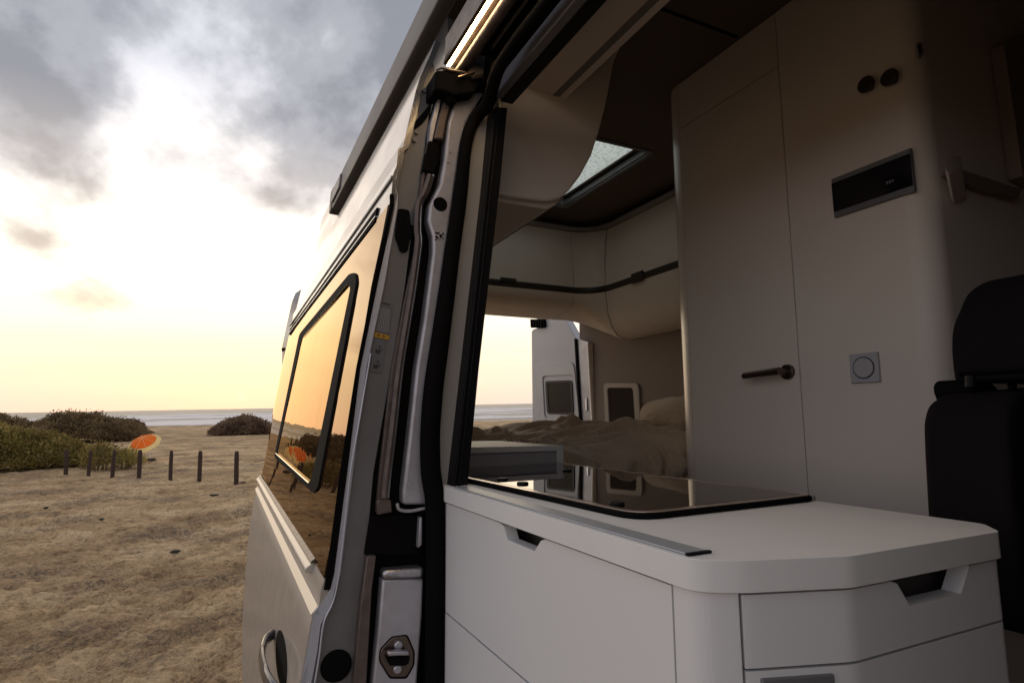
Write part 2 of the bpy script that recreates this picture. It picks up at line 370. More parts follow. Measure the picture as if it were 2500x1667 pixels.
# =================================================================== THE SETTING
# ---- sand: one sheet, fine in front of the camera, down to under the water and out to the horizon side
azv = math.degrees(sun_az)
SEA = -2.2
TRACKS = [[ground(a, b_)[:2] for a, b_ in T] for T in (((-60, 1668), (100, 1608), (240, 1552), (420, 1475), (600, 1378)), ((-60, 1560), (120, 1500), (330, 1420), (600, 1330)),
          ((60, 1720), (260, 1640), (430, 1560), (600, 1460)), ((-60, 1480), (200, 1440), (400, 1375), (600, 1290)), ((380, 1720), (480, 1640), (600, 1560)))]
def sand_height(x, y):
    r = np.hypot(x, y)
    near = np.exp(-(r / 26.0) ** 2)
    h = 0.055 * fbm(x * 0.18, y * 0.18, 3, 3) * np.clip(r / 6, 0, 1)
    w1 = worley(x * 4.1 + 0.3 * vnoise(x * 2, y * 2, 5), y * 4.1, 11); w2 = worley(x * 7.3, y * 7.3, 23)
    foot = -0.075 * np.clip(1 - w1 / 0.5, 0, 1) ** 1.1 * np.clip(0.75 + 0.9 * vnoise(x * 0.9, y * 0.9, 77), 0.1, 1.4) - 0.034 * np.clip(1 - w2 / 0.6, 0, 1)
    h = h + (foot + 0.026 * fbm(x * 3.1, y * 3.1, 4, 9)) * (0.30 + 0.70 * near)
    # tyre tracks sweeping across the near sand, each a set of narrow grooves
    m0 = (r < 12) & (r > 1.5)
    if m0.any():
        xm, ym = x[m0], y[m0]; dh = np.zeros_like(xm)
        for T in TRACKS:
            bd = np.full(xm.shape, 9.0); sg = np.zeros_like(xm)
            for k in range(len(T) - 1):
                a = T[k]; d_ = T[k + 1] - a; L_ = math.hypot(*d_); d_ = d_ / L_
                t_ = np.clip((xm - a[0]) * d_[0] + (ym - a[1]) * d_[1], -0.6 if k == 0 else 0, L_ + (0.6 if k == len(T) - 2 else 0))
                px_, py_ = xm - a[0] - d_[0] * t_, ym - a[1] - d_[1] * t_; dd = np.hypot(px_, py_); cr_ = d_[0] * py_ - d_[1] * px_
                sg = np.where(dd < bd, cr_, sg); bd = np.minimum(bd, dd)
            w_ = np.clip(1 - (bd / 0.13) ** 4, 0, 1)
            dh = dh - 0.010 * w_ + w_ * 0.013 * np.sin(sg * 2 * math.pi / 0.052) + 0.009 * np.exp(-((bd - 0.16) / 0.035) ** 2)
            h[m0] = h[m0] * (1 - 0.55 * w_)
        h[m0] = h[m0] + dh
    # beach: level to the berm, then falling to the sea
    c = np.array([math.sin(sun_az + 0.52), math.cos(sun_az + 0.52)]); s_ = x * c[0] + y * c[1] + 3 * vnoise(x * 0.02, y * 0.02, 31)
    drop = np.clip((s_ - 59) / 45, 0, 1); drop = drop * drop * (3 - 2 * drop)
    return h - drop * 3.4 - np.clip((s_ - 104) / 100, 0, 1) * 3
def polar(name, rs, azs, hf):
    A, Rr = np.meshgrid(azs, rs); x = Rr * np.sin(A); y = Rr * np.cos(A); zz = hf(x, y)
    n, k = len(rs), len(azs)
    V = np.stack([x, y, zz], -1).reshape(-1, 3)
    i, j = np.meshgrid(np.arange(n - 1), np.arange(k - 1), indexing='ij'); a = (i * k + j).ravel()
    Fc = np.stack([a, a + k, a + k + 1, a + 1], 1)
    me = D.meshes.new(name); me.vertices.add(len(V)); me.vertices.foreach_set('co', V.ravel())
    me.loops.add(Fc.size); me.loops.foreach_set('vertex_index', Fc.ravel().astype(np.int32))
    me.polygons.add(len(Fc)); me.polygons.foreach_set('loop_start', np.arange(0, Fc.size, 4, dtype=np.int32))
    me.update(calc_edges=True); me.shade_smooth()
    o = D.objects.new(name, me); C.objects.link(o); ORG[o.name] = np.zeros(3); return o
r0 = math.radians
azs = np.concatenate([np.linspace(r0(-180), r0(-42), 60, endpoint=False), np.linspace(r0(-42), r0(2.5), 760, endpoint=False),
                      np.linspace(r0(2.5), r0(45), 90, endpoint=False), np.linspace(r0(45), r0(180), 50)]) 
rs = np.concatenate([[0.02], np.geomspace(0.5, 3.0, 12, endpoint=False), np.geomspace(3.0, 22, 420, endpoint=False), np.geomspace(22, 140, 170, endpoint=False), np.geomspace(140, 9000, 30)])
sand = polar('sand', rs, azs, sand_height); sand['kind'] = 'structure'
m = D.materials.new('sand'); m.use_nodes = True; nt = m.node_tree; b = nt.nodes['Principled BSDF']
b.inputs['Roughness'].default_value = 0.95; b.inputs['Specular IOR Level'].default_value = 0.15
tcn = nt.nodes.new('ShaderNodeTexCoord')
def NZ(sc, det=6, ro=0.6):
    n = nt.nodes.new('ShaderNodeTexNoise'); n.inputs['Scale'].default_value = sc; n.inputs['Detail'].default_value = det; n.inputs['Roughness'].default_value = ro
    nt.links.new(tcn.outputs['Object'], n.inputs['Vector']); return n.outputs[0]
def RAMP(f, st):
    n = nt.nodes.new('ShaderNodeValToRGB'); e = n.color_ramp.elements
    while len(e) < len(st): e.new(0.5)
    for el, (p, c) in zip(e, st): el.position = p; el.color = (*c, 1)
    nt.links.new(f, n.inputs[0]); return n.outputs[0]
def MIX(f, a, b_, t='MIX'):
    n = nt.nodes.new('ShaderNodeMix'); n.data_type = 'RGBA'; n.blend_type = t
    for s_, v_ in ((n.inputs[0], f), (n.inputs[6], a), (n.inputs[7], b_)):
        if isinstance(v_, (int, float)): s_.default_value = v_
        elif isinstance(v_, tuple): s_.default_value = (*v_, 1)
        else: nt.links.new(v_, s_)
    return n.outputs[2]
c1 = RAMP(NZ(0.8, 8, 0.62), [(0.36, (0.46, 0.31, 0.165)), (0.50, (0.66, 0.455, 0.25)), (0.64, (0.84, 0.61, 0.36))])
c2 = RAMP(NZ(24, 6, 0.75), [(0.38, (0.42, 0.39, 0.37)), (0.50, (1, 1, 1))])  # dark noise patches stand in for shade in the sand's hollows
c4 = RAMP(NZ(5.5, 5, 0.65), [(0.34, (0.50, 0.45, 0.42)), (0.50, (1, 1, 1))])  # broader dark patches, hollow shading put into the colour
c1 = MIX(0.8, c1, c4, 'MULTIPLY')
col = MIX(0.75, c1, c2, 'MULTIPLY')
c3 = RAMP(NZ(0.06, 4), [(0.42, (0.72, 0.70, 0.70)), (0.6, (1, 1, 1))])
col = MIX(0.7, col, c3, 'MULTIPLY')
grit = RAMP(NZ(30, 4, 0.7), [(0.44, (1, 1, 1)), (0.56, (0, 0, 0))]); where = RAMP(NZ(0.7, 5, 0.65), [(0.50, (0, 0, 0)), (0.62, (1, 1, 1))])
gm = MIX(1.0, grit, where, 'MULTIPLY'); col = MIX(MIX(0.35, (0, 0, 0), gm, 'MIX'), col, (0.08, 0.07, 0.066))
gm2 = MIX(1.0, gm, (0.62, 0.62, 0.62), 'MULTIPLY'); col = MIX(gm2, col, (0.10, 0.085, 0.078))
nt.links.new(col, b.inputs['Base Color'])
prev = None
for sc, st, dist in ((9, 1.0, 0.07), (34, 1.0, 0.03)):
    bp = nt.nodes.new('ShaderNodeBump'); bp.inputs['Strength'].default_value = st; bp.inputs['Distance'].default_value = dist
    nt.links.new(NZ(sc, 5), bp.inputs['Height'])
    if prev: nt.links.new(prev, bp.inputs['Normal'])
    prev = bp.outputs[0]
nt.links.new(prev, b.inputs['Normal'])
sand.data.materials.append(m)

# ---- sea with breakers
cS = np.array([math.sin(sun_az + 0.52), math.cos(sun_az + 0.52)]); cT = np.array([cS[1], -cS[0]])
def sea_height(x, y):
    s_ = x * cS[0] + y * cS[1]; t_ = x * cT[0] + y * cT[1]
    h = np.zeros_like(x)
    for k, (d0, amp, wd) in enumerate(((92, 0.35, 4), (106, 0.7, 5), (126, 0.85, 6), (158, 1.0, 7), (196, 1.0, 8), (238, 1.05, 9), (292, 1.0, 10), (360, 0.9, 12), (450, 0.8, 14))):
        c0 = d0 + 11 * vnoise(t_ * 0.011 + k * 5, t_ * 0 + k, 41 + k); q = (s_ - c0) / wd
        pr = np.where(q < 0, np.exp(-(q * 2.4) ** 2), np.exp(-(q * 0.9) ** 2))
        h += amp * pr * np.clip(0.62 + 0.7 * vnoise(t_ * 0.022 + 3 * k, s_ * 0.004, 61 + k), 0.15, 1.2)
    h += 0.18 * fbm(s_ * 0.16, t_ * 0.045, 4, 71)
    return SEA + h * np.exp(-(s_ / 1500) ** 2)
azs2 = np.linspace(r0(-60), r0(62), 620)
rs2 = np.concatenate([np.linspace(72, 480, 440, endpoint=False), np.geomspace(480, 20000, 60)])
sea = polar('sea', rs2, azs2, sea_height); sea['kind'] = 'structure'
m = D.materials.new('sea'); m.use_nodes = True; nt = m.node_tree; b = nt.nodes['Principled BSDF']
tcn = nt.nodes.new('ShaderNodeTexCoord')
mpn = nt.nodes.new('ShaderNodeMapping'); mpn.inputs['Rotation'].default_value = (0, 0, sun_az + 0.52); mpn.inputs['Scale'].default_value = (0.25, 1, 1)
nt.links.new(tcn.outputs['Object'], mpn.inputs[0])
def NZ2(sc, det=6, ro=0.6):
    n = nt.nodes.new('ShaderNodeTexNoise'); n.inputs['Scale'].default_value = sc; n.inputs['Detail'].default_value = det; n.inputs['Roughness'].default_value = ro
    nt.links.new(mpn.outputs[0], n.inputs['Vector']); return n.outputs[0]
sp = nt.nodes.new('ShaderNodeSeparateXYZ'); nt.links.new(tcn.outputs['Object'], sp.inputs[0])
mr = nt.nodes.new('ShaderNodeMapRange'); nt.links.new(sp.outputs[2], mr.inputs[0]); mr.inputs[1].default_value = SEA + 0.0; mr.inputs[2].default_value = SEA + 1.1
ad = nt.nodes.new('ShaderNodeMath'); ad.operation = 'ADD'; nt.links.new(mr.outputs[0], ad.inputs[0])
ml = nt.nodes.new('ShaderNodeMath'); ml.operation = 'MULTIPLY'; ml.inputs[1].default_value = 0.9; nt.links.new(NZ2(0.12, 8, 0.7), ml.inputs[0]); nt.links.new(ml.outputs[0], ad.inputs[1])
fm = RAMP(ad.outputs[0], [(0.50, (0, 0, 0)), (0.74, (1, 1, 1))])
nt.links.new(MIX(fm, (0.05, 0.055, 0.06), (0.88, 0.81, 0.75)), b.inputs['Base Color'])
mr2 = nt.nodes.new('ShaderNodeMapRange'); nt.links.new(fm, mr2.inputs[0]); mr2.inputs[3].default_value = 0.42; mr2.inputs[4].default_value = 0.9
nt.links.new(mr2.outputs[0], b.inputs['Roughness'])
bp = nt.nodes.new('ShaderNodeBump'); bp.inputs['Strength'].default_value = 1.0; bp.inputs['Distance'].default_value = 0.55
nt.links.new(NZ2(0.5, 8, 0.68), bp.inputs['Height']); nt.links.new(bp.outputs[0], b.inputs['Normal'])
sea.data.materials.append(m)

# =================================================================== THE VAN
van = empty('camper_van', VB)
props(van, 'silver grey camper van parked on the sand with its side door slid open', 'camper van')

# ---- outer skin of the open sliding door: a section in x,z carried along y
PROF = [(0.352, 0.772), (0.340, 0.734), (0.321, 0.684), (0.312, 0.650), (0.305, 0.613), (0.295, 0.561), (0.2885, 0.530), (0.279, 0.522), (0.2765, 0.488),
        (0.270, 0.470), (0.2675, 0.432), (0.2525, 0.340), (0.235, 0.244), (0.222, 0.150), (0.208, 0.054), (0.198, -0.04), (0.1865, -0.14), (0.175, -0.22), (0.1665, -0.268)]
LOW = [(0.161, -0.286), (0.1585, -0.312), (0.1485, -0.324), (0.143, -0.36), (0.133, -0.427), (0.125, -0.52), (0.1195, -0.65), (0.116, -0.80), (0.116, -0.95), (0.122, -1.10), (0.135, -1.22)]
pz = np.array([p[1] for p in (PROF + LOW)][::-1]); pxx = np.array([p[0] for p in (PROF + LOW)][::-1])
def gdoor(zv): return np.interp(zv, pz, pxx)
def onD(px, py, off=0.0):
    r = ray(px, py); lo, hi = 0.05, 12.0; r = r / np.linalg.norm(r)
    fn = lambda t: t * r[0] - (gdoor(t * r[2]) - off)
    for _ in range(60):
        md = (lo + hi) / 2
        if fn(md) > 0: hi = md
        else: lo = md
    return r * hi
YN, YF = 1.08, 3.13
def skin(prof, y0, y1, th=0.012, bow=True):  # thick sheet, the far end curving in a little
    g_ = G(); ys = [y0, y0 + 0.35, y0 + 0.8, y0 + 1.2, y0 + 1.6, y1 - 0.12, y1 - 0.04, y1]
    k = len(prof); V = []
    def bw(y): return 0.006 * max(0, (y - 2.3)) ** 2 + (0.010 if y > y1 - 0.001 else 0) if bow else 0
    for y in ys:
        for (x, zz) in prof: V.append((x + bw(y), y, zz))
        for (x, zz) in prof: V.append((x + th + bw(y), y, zz))
    Fq = []
    for i in range(len(ys) - 1):
        a, b_ = i * 2 * k, (i + 1) * 2 * k
        for j in range(k - 1):
            Fq.append([a + j, a + j + 1, b_ + j + 1, b_ + j]); Fq.append([a + k + j + 1, a + k + j, b_ + k + j, b_ + k + j + 1])
        Fq.append([a, b_, b_ + k, a + k]); Fq.append([a + k - 1, a + 2 * k - 1, b_ + 2 * k - 1, b_ + k - 1])
    for a in (0, (len(ys) - 1) * 2 * k):
        for j in range(k - 1): Fq.append([a + j, a + k + j, a + k + j + 1, a + j + 1])
    return g_.add(V, Fq)
door = skin(PROF[:12], YN, YF).mk('sliding_door', 'silver_paint', van, ang=50)
door['label'] = 'open sliding side door with mirror-dark window'
skin([PROF[-1]] + LOW, YN, YF).mk('lower_panel', 'dusty_paint', door, ang=50)
# glazed band between upper trim and ledge
GL = [(0.2635, 0.408), (0.2525, 0.340), (0.235, 0.244), (0.222, 0.150), (0.208, 0.054), (0.198, -0.04), (0.1865, -0.14), (0.175, -0.22), (0.1668, -0.266)]
skin([(x - 0.0015, zz) for x, zz in GL], YN + 0.003, YF - 0.01, 0.010).mk('glass_panel', 'dark_glass', door, ang=50)
# dark double rail above the glass
zt = onD(924, 512)[2]
ycut = onD(924, 512)[1]
for (dz0, dz1, off, mt_, nm) in ((0.004, -0.012, 0.004, 'black_rubber', 'window_channel'), (-0.0145, -0.0165, 0.005, 'chrome', 'channel_trim'), (-0.018, -0.027, 0.004, 'black_rubber', 'window_channel')):
    a0, a1 = zt + dz0, zt + dz1
    G().sweep([(gdoor(a0) - off, a0), (gdoor(a1) - off, a1), (gdoor(a1) + 0.004, a1), (gdoor(a0) + 0.004, a0)], ycut, YF - 0.12).mk(nm, mt_, door)
# groove line higher on the skin
a0 = onD(970, 412)[2]
G().sweep([(gdoor(a0) - 0.0025, a0), (gdoor(a0 - 0.006) - 0.0025, a0 - 0.006), (gdoor(a0 - 0.006) + 0.003, a0 - 0.006), (gdoor(a0) + 0.003, a0)], YN + 0.004, YF - 0.02).mk('skin_groove', 'edge_paint', door)
# ledge strip under the glass
yl = onD(760, 1403)[1]
G().sweep([(0.1665, -0.264), (0.150, -0.2745), (0.149, -0.279), (0.152, -0.283), (0.164, -0.284)], yl, YF - 0.02).mk('ledge_strip', 'bright_trim', door, bev=0.0015)
G().sweep([(0.1665, -0.258), (0.160, -0.262), (0.158, -0.266), (0.1665, -0.266)], yl - 0.002, YF - 0.02).mk('ledge_seal', 'bronze_strip', door)
G().sweep([(0.1575, -0.311), (0.1465, -0.3235), (0.1475, -0.326), (0.1595, -0.313)], YN + 0.003, YF - 0.02).mk('crease_strip', 'bright_trim', door)

# opening window in the door: frame ring + pane
def pxloop(pts, rads):                       # rounded outline in the photo, subdivided, laid on the curved glass
    q = rnd([(a, b_, 0.0) for a, b_ in pts], rads, 6); out = []
    for i in range(len(q)):
        a, b_ = q[i], q[(i + 1) % len(q)]; k = max(1, int(np.linalg.norm(b_ - a) / 45))
        for t in range(k): p = a + (b_ - a) * t / k; out.append(onD(p[0], p[1]))
    return out
# inner outline = outer outline pulled in, point by point
oP = [(734, 815), (858, 668), (873, 666), (876, 688), (782, 1190), (771, 1204), (672, 1116)]
iP = [(741, 824), (852, 700), (859, 699), (860, 708), (766, 1168), (759, 1176), (679, 1106)]
def pair(o_, i_, rads):
    qo = rnd([(a, b_, 0.0) for a, b_ in o_], rads, 6); qi = rnd([(a, b_, 0.0) for a, b_ in i_], [r_ * 0.7 for r_ in rads], 6)
    A, B = [], []
    for i in range(len(qo)):
        j2 = (i + 1) % len(qo); k = max(1, int(np.linalg.norm(qo[j2] - qo[i]) / 40))
        for t in range(k):
            p = qo[i] + (qo[j2] - qo[i]) * t / k; q = qi[i] + (qi[j2] - qi[i]) * t / k
            A.append(onD(p[0], p[1])); B.append(onD(q[0], q[1]))
    return A, B
wo, wi = pair(oP, iP, [10, 8, 8, 10, 8, 8, 8])
nO = len(wo)
def ring(o_, i_, vec, back):
    vec = np.array(vec); back = np.array(back); n = len(o_)
    V = [p + vec for p in o_] + [p + vec for p in i_] + [p + back for p in o_] + [p + back for p in i_]
    Fq = []
    for a in range(n):
        b_ = (a + 1) % n
        Fq += [[a, b_, n + b_, n + a], [2 * n + b_, 2 * n + a, 3 * n + a, 3 * n + b_], [a, 2 * n + a, 2 * n + b_, b_], [n + b_, 3 * n + b_, 3 * n + a, n + a]]
    return V, Fq
g_ = G(); g_.add(*ring(wo, wi, (-0.0055, 0, 0), (0.002, 0, 0))); wf = g_.mk('window_frame', 'window_rubber', door, bev=0.002)
gp = G(); V = []; nu, nv_ = 5, 16
for a in range(nv_ + 1):
    t = a / nv_; L0 = np.array([738, 820]) * (1 - t) + np.array([676, 1111]) * t; R0 = np.array([867, 683]) * (1 - t) + np.array([766, 1188]) * t
    for b_ in range(nu + 1):
        q = L0 + (R0 - L0) * b_ / nu; V.append(onD(q[0], q[1]) + np.array([-0.0035, 0, 0]))
Fq = [[a * (nu + 1) + b_, a * (nu + 1) + b_ + 1, (a + 1) * (nu + 1) + b_ + 1, (a + 1) * (nu + 1) + b_] for a in range(nv_) for b_ in range(nu)]
pn = gp.add(V, Fq).mk('window_pane', 'window_glass', door, ang=60)
# bright bead under and above the pane
def lerp(a, b_, n=6): return [a + (b_ - a) * t for t in np.linspace(0, 1, n)]
ofs = np.array([-0.0068, 0, 0])
G().tube([p + ofs for p in [onD(678 + 84 * t, 1106 + 72 * t) for t in np.linspace(0, 1, 6)]], 0.0022, 6).mk('pane_bead', 'chrome', door)
G().tube([p + ofs for p in [onD(744 + 112 * t, 822 - 128 * t) for t in np.linspace(0, 1, 8)]], 0.0014, 6).mk('pane_bead', 'chrome', door)

# leading edge of the door: flange face, silver lip, black seal
def py(pts, y): return [onY(a, b_, y) for a, b_ in pts]
faceL = [(1062, 100), (1048, 138), (1026, 189), (1021, 209), (1015, 225), (1006, 265), (992, 323), (989, 352), (979, 363), (970, 406), (968, 440), (972, 480), (968, 510), (938, 700), (895, 900), (861, 1155), (831, 1400), (815, 1437), (806, 1476), (783, 1521), (774, 1590), (757, 1680), (752, 1800), (750, 1950)]
faceR = [(1062, 101), (1050, 138), (1062, 168), (1057, 220), (1048, 256), (1045, 312), (1039, 345), (1032, 412), (1026, 440), (1017, 500), (1012, 551), (1001, 595), (988, 700), (955, 900), (911, 1155), (901, 1267), (881, 1450), (858, 1667), (845, 1800), (838, 1950)]
G().prism(py(faceL + faceR[::-1], YN + 0.008), (0.012, 0.03, 0)).mk('door_edge', 'edge_paint', door, bev=0.002)
lipL = [(1062, 99), (1048, 137), (1025, 189), (1020, 209), (1014, 225), (1005, 265), (991, 323), (988, 352), (978, 363), (969, 406), (962, 440), (962, 480), (962, 510), (920, 700), (879, 900), (847, 1155), (815, 1400), (806, 1437), (765, 1496), (747, 1590), (733, 1667), (724, 1800), (720, 1950)]
lipR = [(1064, 101), (1051, 140), (1029, 190), (1024, 210), (1018, 226), (1009, 266), (995, 324), (992, 353), (982, 365), (974, 408), (969, 440), (972, 480), (971, 510), (938, 700), (895, 900), (861, 1155), (831, 1400), (818, 1437), (807, 1480), (783, 1525), (774, 1594), (760, 1667), (752, 1800), (748, 1950)]
G().prism(py(lipL + lipR[::-1], YN), (0.004, 0.012, 0)).mk('door_lip', 'lip_silver', door, bev=0.0025, seg=3)
slL = [(952, 473), (952, 500), (909, 700), (869, 900), (829, 1155), (797, 1400), (790, 1440)]
slR = [(962, 473), (962, 500), (920, 700), (879, 900), (847, 1155), (815, 1400), (806, 1440)]
G().prism(py(slL + slR[::-1], YN - 0.004), (0.003, 0.016, 0)).mk('glass_edge_seal', 'black_rubber', door, bev=0.001)
hl = [(905, 862), (875, 1040), (856, 1150), (842, 1280), (826, 1410), (812, 1470), (790, 1520), (779, 1600), (766, 1680)]
G().tube(spline(py(hl, YN - 0.001), 4), 0.0016, 6).mk('lip_bead', 'lip_silver', door)
# black latch pocket high on the edge, black rubber buffer low on the edge
lat = rnd(py([(972, 508), (1000, 512), (1003, 548), (1012, 552), (1008, 580), (1001, 582), (996, 612), (978, 616), (964, 575)], YN + 0.002), 0.006, 4)
G().prism(lat, (0.004, 0.02, 0)).mk('latch', 'cavity_black', door, bev=0.003)
oc = onY(822, 1627, YN + 0.002); G().disc(oc, (0, 1, 0), 0.026, 0.018, 28).mk('rubber_buffer', 'black_rubber', door, bev=0.004)
G().prism(rnd(py([(1010, 300), (1050, 255), (1046, 280), (1032, 300), (1012, 315)], YN + 0.003), 0.004), (0.002, 0.01, 0)).mk('edge_shadow_patch', 'black_rubber', door)  # diagonal shadow on the door edge, put in as a black patch
for a, b_ in ((1040, 182), (1036, 221), (1018, 323), (1012, 342)):
    G().disc(onY(a, b_, YN + 0.003), (0, 1, 0), 0.0035, 0.006, 12, 0.0045).mk('spot_weld', 'edge_paint', door)

# warning sticker on the door edge
def stk(pts, y, mt_, nm, par): return G().prism(py(pts, y), (0, 0.0012, 0)).mk(nm, mt_, par)
yS = YN + 0.006
s1 = stk([(927, 736), (958, 743), (949, 818), (916, 809)], yS, 'sticker_grey', 'warning_sticker', door)
stk([(915, 810), (951, 819), (949, 830), (913, 822)], yS - 0.0004, 'sticker_yellow', 'warning_band', door)
stk([(914, 824), (943, 831), (931, 911), (903, 906)], yS, 'sticker_grey', 'instruction_sticker', door)
gg = G()
for i in range(7):
    t = i / 6; xa = 929 + 22 * t; xb = 920 + 26 * t
    for k in range(9):
        t0 = 0.08 + k * 0.1; t1 = t0 + 0.075
        a = (xa + (xb - xa) * t0, 746 + 5 * t + 62 * t0); c_ = (xa + (xb - xa) * t1, 746 + 5 * t + 62 * t1)
        gg.prism(py([a, (a[0] + 2.0, a[1] + 0.4), (c_[0] + 2.0, c_[1] + 0.4), c_], yS - 0.0008), (0, 0.0006, 0))
gg.mk('sticker_print', 'sticker_line', door, sm=False)['kind'] = 'stuff'
gg = G()
def pic(cx0, cy0):
    for dx, dy, w_, h_ in ((-6, -3, 6, 7), (1, -3, 5, 8), (-4, 5, 8, 2), (9, -4, 2, 5), (3, -12, 4, 5)):
        gg.prism(py([(cx0 + dx, cy0 + dy), (cx0 + dx + w_, cy0 + dy + w_ * 0.2), (cx0 + dx + w_ - 1, cy0 + dy + h_ + w_ * 0.2), (cx0 + dx - 1, cy0 + dy + h_)], yS - 0.0008), (0, 0.0006, 0))
pic(923, 855); pic(918, 892)
for a, b_ in ((922, 815), (934, 818)):
    gg.prism(py([(a, b_ + 4), (a + 3, b_ - 1), (a + 6, b_ + 5)], yS - 0.0012), (0, 0.0006, 0))
gg.prism(py([(934, 738), (952, 742), (951, 745), (933, 741)], yS - 0.0008), (0, 0.0006, 0))
gg.mk('sticker_pictogram', 'sticker_text', door, sm=False)['kind'] = 'stuff'

# outer pull handle low on the door
def dn(p, off): return p + np.array([-off, 0, 0])
rec = rnd([onD(693, 1535), onD(706, 1690), onD(668, 1690), onD(655, 1560), onD(672, 1546)], 0.05, 5)
hp = [(dn(onD(668, 1548), 0.002)), dn(onD(659, 1568), 0.022), dn(onD(662, 1610), 0.032), dn(onD(676, 1650), 0.032), dn(onD(690, 1655), 0.022), dn(onD(706, 1640), 0.002)]
yh0, yh1 = onD(668, 1548)[1], onD(702, 1640)[1]
zc = -0.43
cup = G(); cy_ = (yh0 + yh1) / 2
def oval(cy0, cz0, ry, rz, off, n=28):
    return [np.array([gdoor(cz0 + rz * math.sin(t)) - off, cy0 + ry * math.cos(t), cz0 + rz * math.sin(t)]) for t in np.linspace(0, 2 * math.pi, n, endpoint=False)]
hc = onD(684, 1600); hy, hz = hc[1], hc[2]
G().prism(oval(hy - 0.02, hz + 0.005, 0.115, 0.038, 0.0015), (0.01, 0, 0)).mk('handle_cup', 'cavity_black', door)
ph = []
for t in np.linspace(0, 1, 15):
    yy = hy + 0.15 - 0.33 * t; o2 = 0.004 + 0.030 * math.sin(math.pi * min(1, max(0, t))) ** 0.5
    zz = hz - 0.004; ph.append(np.array([gdoor(zz) - o2, yy, zz]))
hd = G()
for k in range(len(ph) - 1):
    pass
nh = 10; V = []; Fq = []
for i, p in enumerate(ph):
    t = i / (len(ph) - 1); hh = 0.012 + 0.006 * math.sin(math.pi * t); tt = 0.007
    for j in range(nh):
        a = 2 * math.pi * j / nh; V.append(p + np.array([tt * math.cos(a), 0, hh * math.sin(a)]))
for i in range(len(ph) - 1):
    for j in range(nh): Fq.append([i * nh + j, i * nh + (j + 1) % nh, (i + 1) * nh + (j + 1) % nh, (i + 1) * nh + j])
Fq.append(list(range(nh))[::-1]); Fq.append([(len(ph) - 1) * nh + j for j in range(nh)])
G().add(V, Fq).mk('pull_handle', 'silver_paint', door, ang=60)

# ---- weather strips and rear jamb of the door opening
YJ = 1.06
body = G()                                   # body side wall behind the open door, full height
for (y0, y1) in ((1.105, 3.10),):
    body.prism([(0.30 + 0.137 * -1.2, y0, -1.2), (0.30 + 0.137 * 0.9, y0, 0.9), (0.47, y0, 1.04), (0.56, y0, 1.12), (0.60, y0, 1.12), (0.53, y0, 1.0), (0.385 + 0.137 * 0.9, y0, 0.9), (0.385 - 0.137 * 1.2, y0, -1.2)], (0, y1 - y0, 0))
body = G(); body.prism([(0.30 - 0.137 * 1.2, 1.105, -1.2), (0.392, 1.105, 0.70), (0.385, 1.105, 0.90), (0.402, 1.105, 1.03), (0.48, 1.105, 1.12), (0.56, 1.105, 1.145), (0.60, 1.105, 1.12), (0.53, 1.105, 1.0), (0.49, 1.105, 0.9), (0.385 - 0.137 * 1.2, 1.105, -1.2)], (0, 1.995, 0))
side = body.mk('side_wall', 'silver_paint', van)
# near-black sheet behind the strips, puts shade into the gaps
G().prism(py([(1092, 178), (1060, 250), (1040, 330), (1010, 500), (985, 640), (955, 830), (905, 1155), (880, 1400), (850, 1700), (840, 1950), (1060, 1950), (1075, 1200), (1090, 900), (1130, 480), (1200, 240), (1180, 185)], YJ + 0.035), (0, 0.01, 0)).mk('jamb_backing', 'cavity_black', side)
A_L = [(1043, 352), (1024, 480), (1012, 620), (987, 740), (957, 900), (927, 1155), (919, 1250)]
A_R = [(1062, 300), (1052, 400), (1024, 500), (1013, 640), (1000, 740), (970, 900), (941, 1155), (938, 1250)]
G().prism(py(A_L + A_R[::-1], YJ + 0.012), (0, 0.012, 0)).mk('weather_strip', 'bronze_strip', side, bev=0.001)
sB = [(1084, 250), (1070, 300), (1068, 330)]
bL = [(1050, 428), (1036, 470), (1021, 500), (1018, 560), (1020, 590), (1013, 650), (1003, 720), (990, 800), (974, 900), (957, 1053), (944, 1155), (938, 1215)]
G().tube(spline(py(bL, YJ + 0.006), 5), 0.0062, 10).mk('weather_strip', 'bronze_strip', side)
bL2 = [(a + 8, b_) for a, b_ in bL]
G().tube(spline(py(bL2, YJ + 0.008), 5), 0.0030, 8).mk('strip_bead', 'silver_metal', side)
G().prism(py([(920, 1222), (941, 1215), (955, 1220), (958, 1250), (922, 1257)], YJ + 0.008), (0, 0.014, 0)).mk('strip_foot', 'bronze_strip', side, bev=0.002)
# bright folded tracks near the top of the jamb
G().prism(py([(1074, 226), (1080, 232), (1054, 350), (1048, 345), (1052, 300)], YJ + 0.004), (0, 0.02, 0)).mk('track_flange', 'jamb_paint', side, bev=0.001)
G().prism(py([(1086, 238), (1104, 246), (1092, 290), (1083, 342), (1060, 338), (1070, 290)], YJ), (0, 0.02, 0)).mk('track_channel', 'bronze_strip', side, bev=0.003)
G().prism(py([(1048, 345), (1062, 347), (1071, 354), (1070, 395), (1058, 420), (1034, 415)], YJ + 0.003), (0, 0.02, 0)).mk('edge_pocket', 'cavity_black', side)
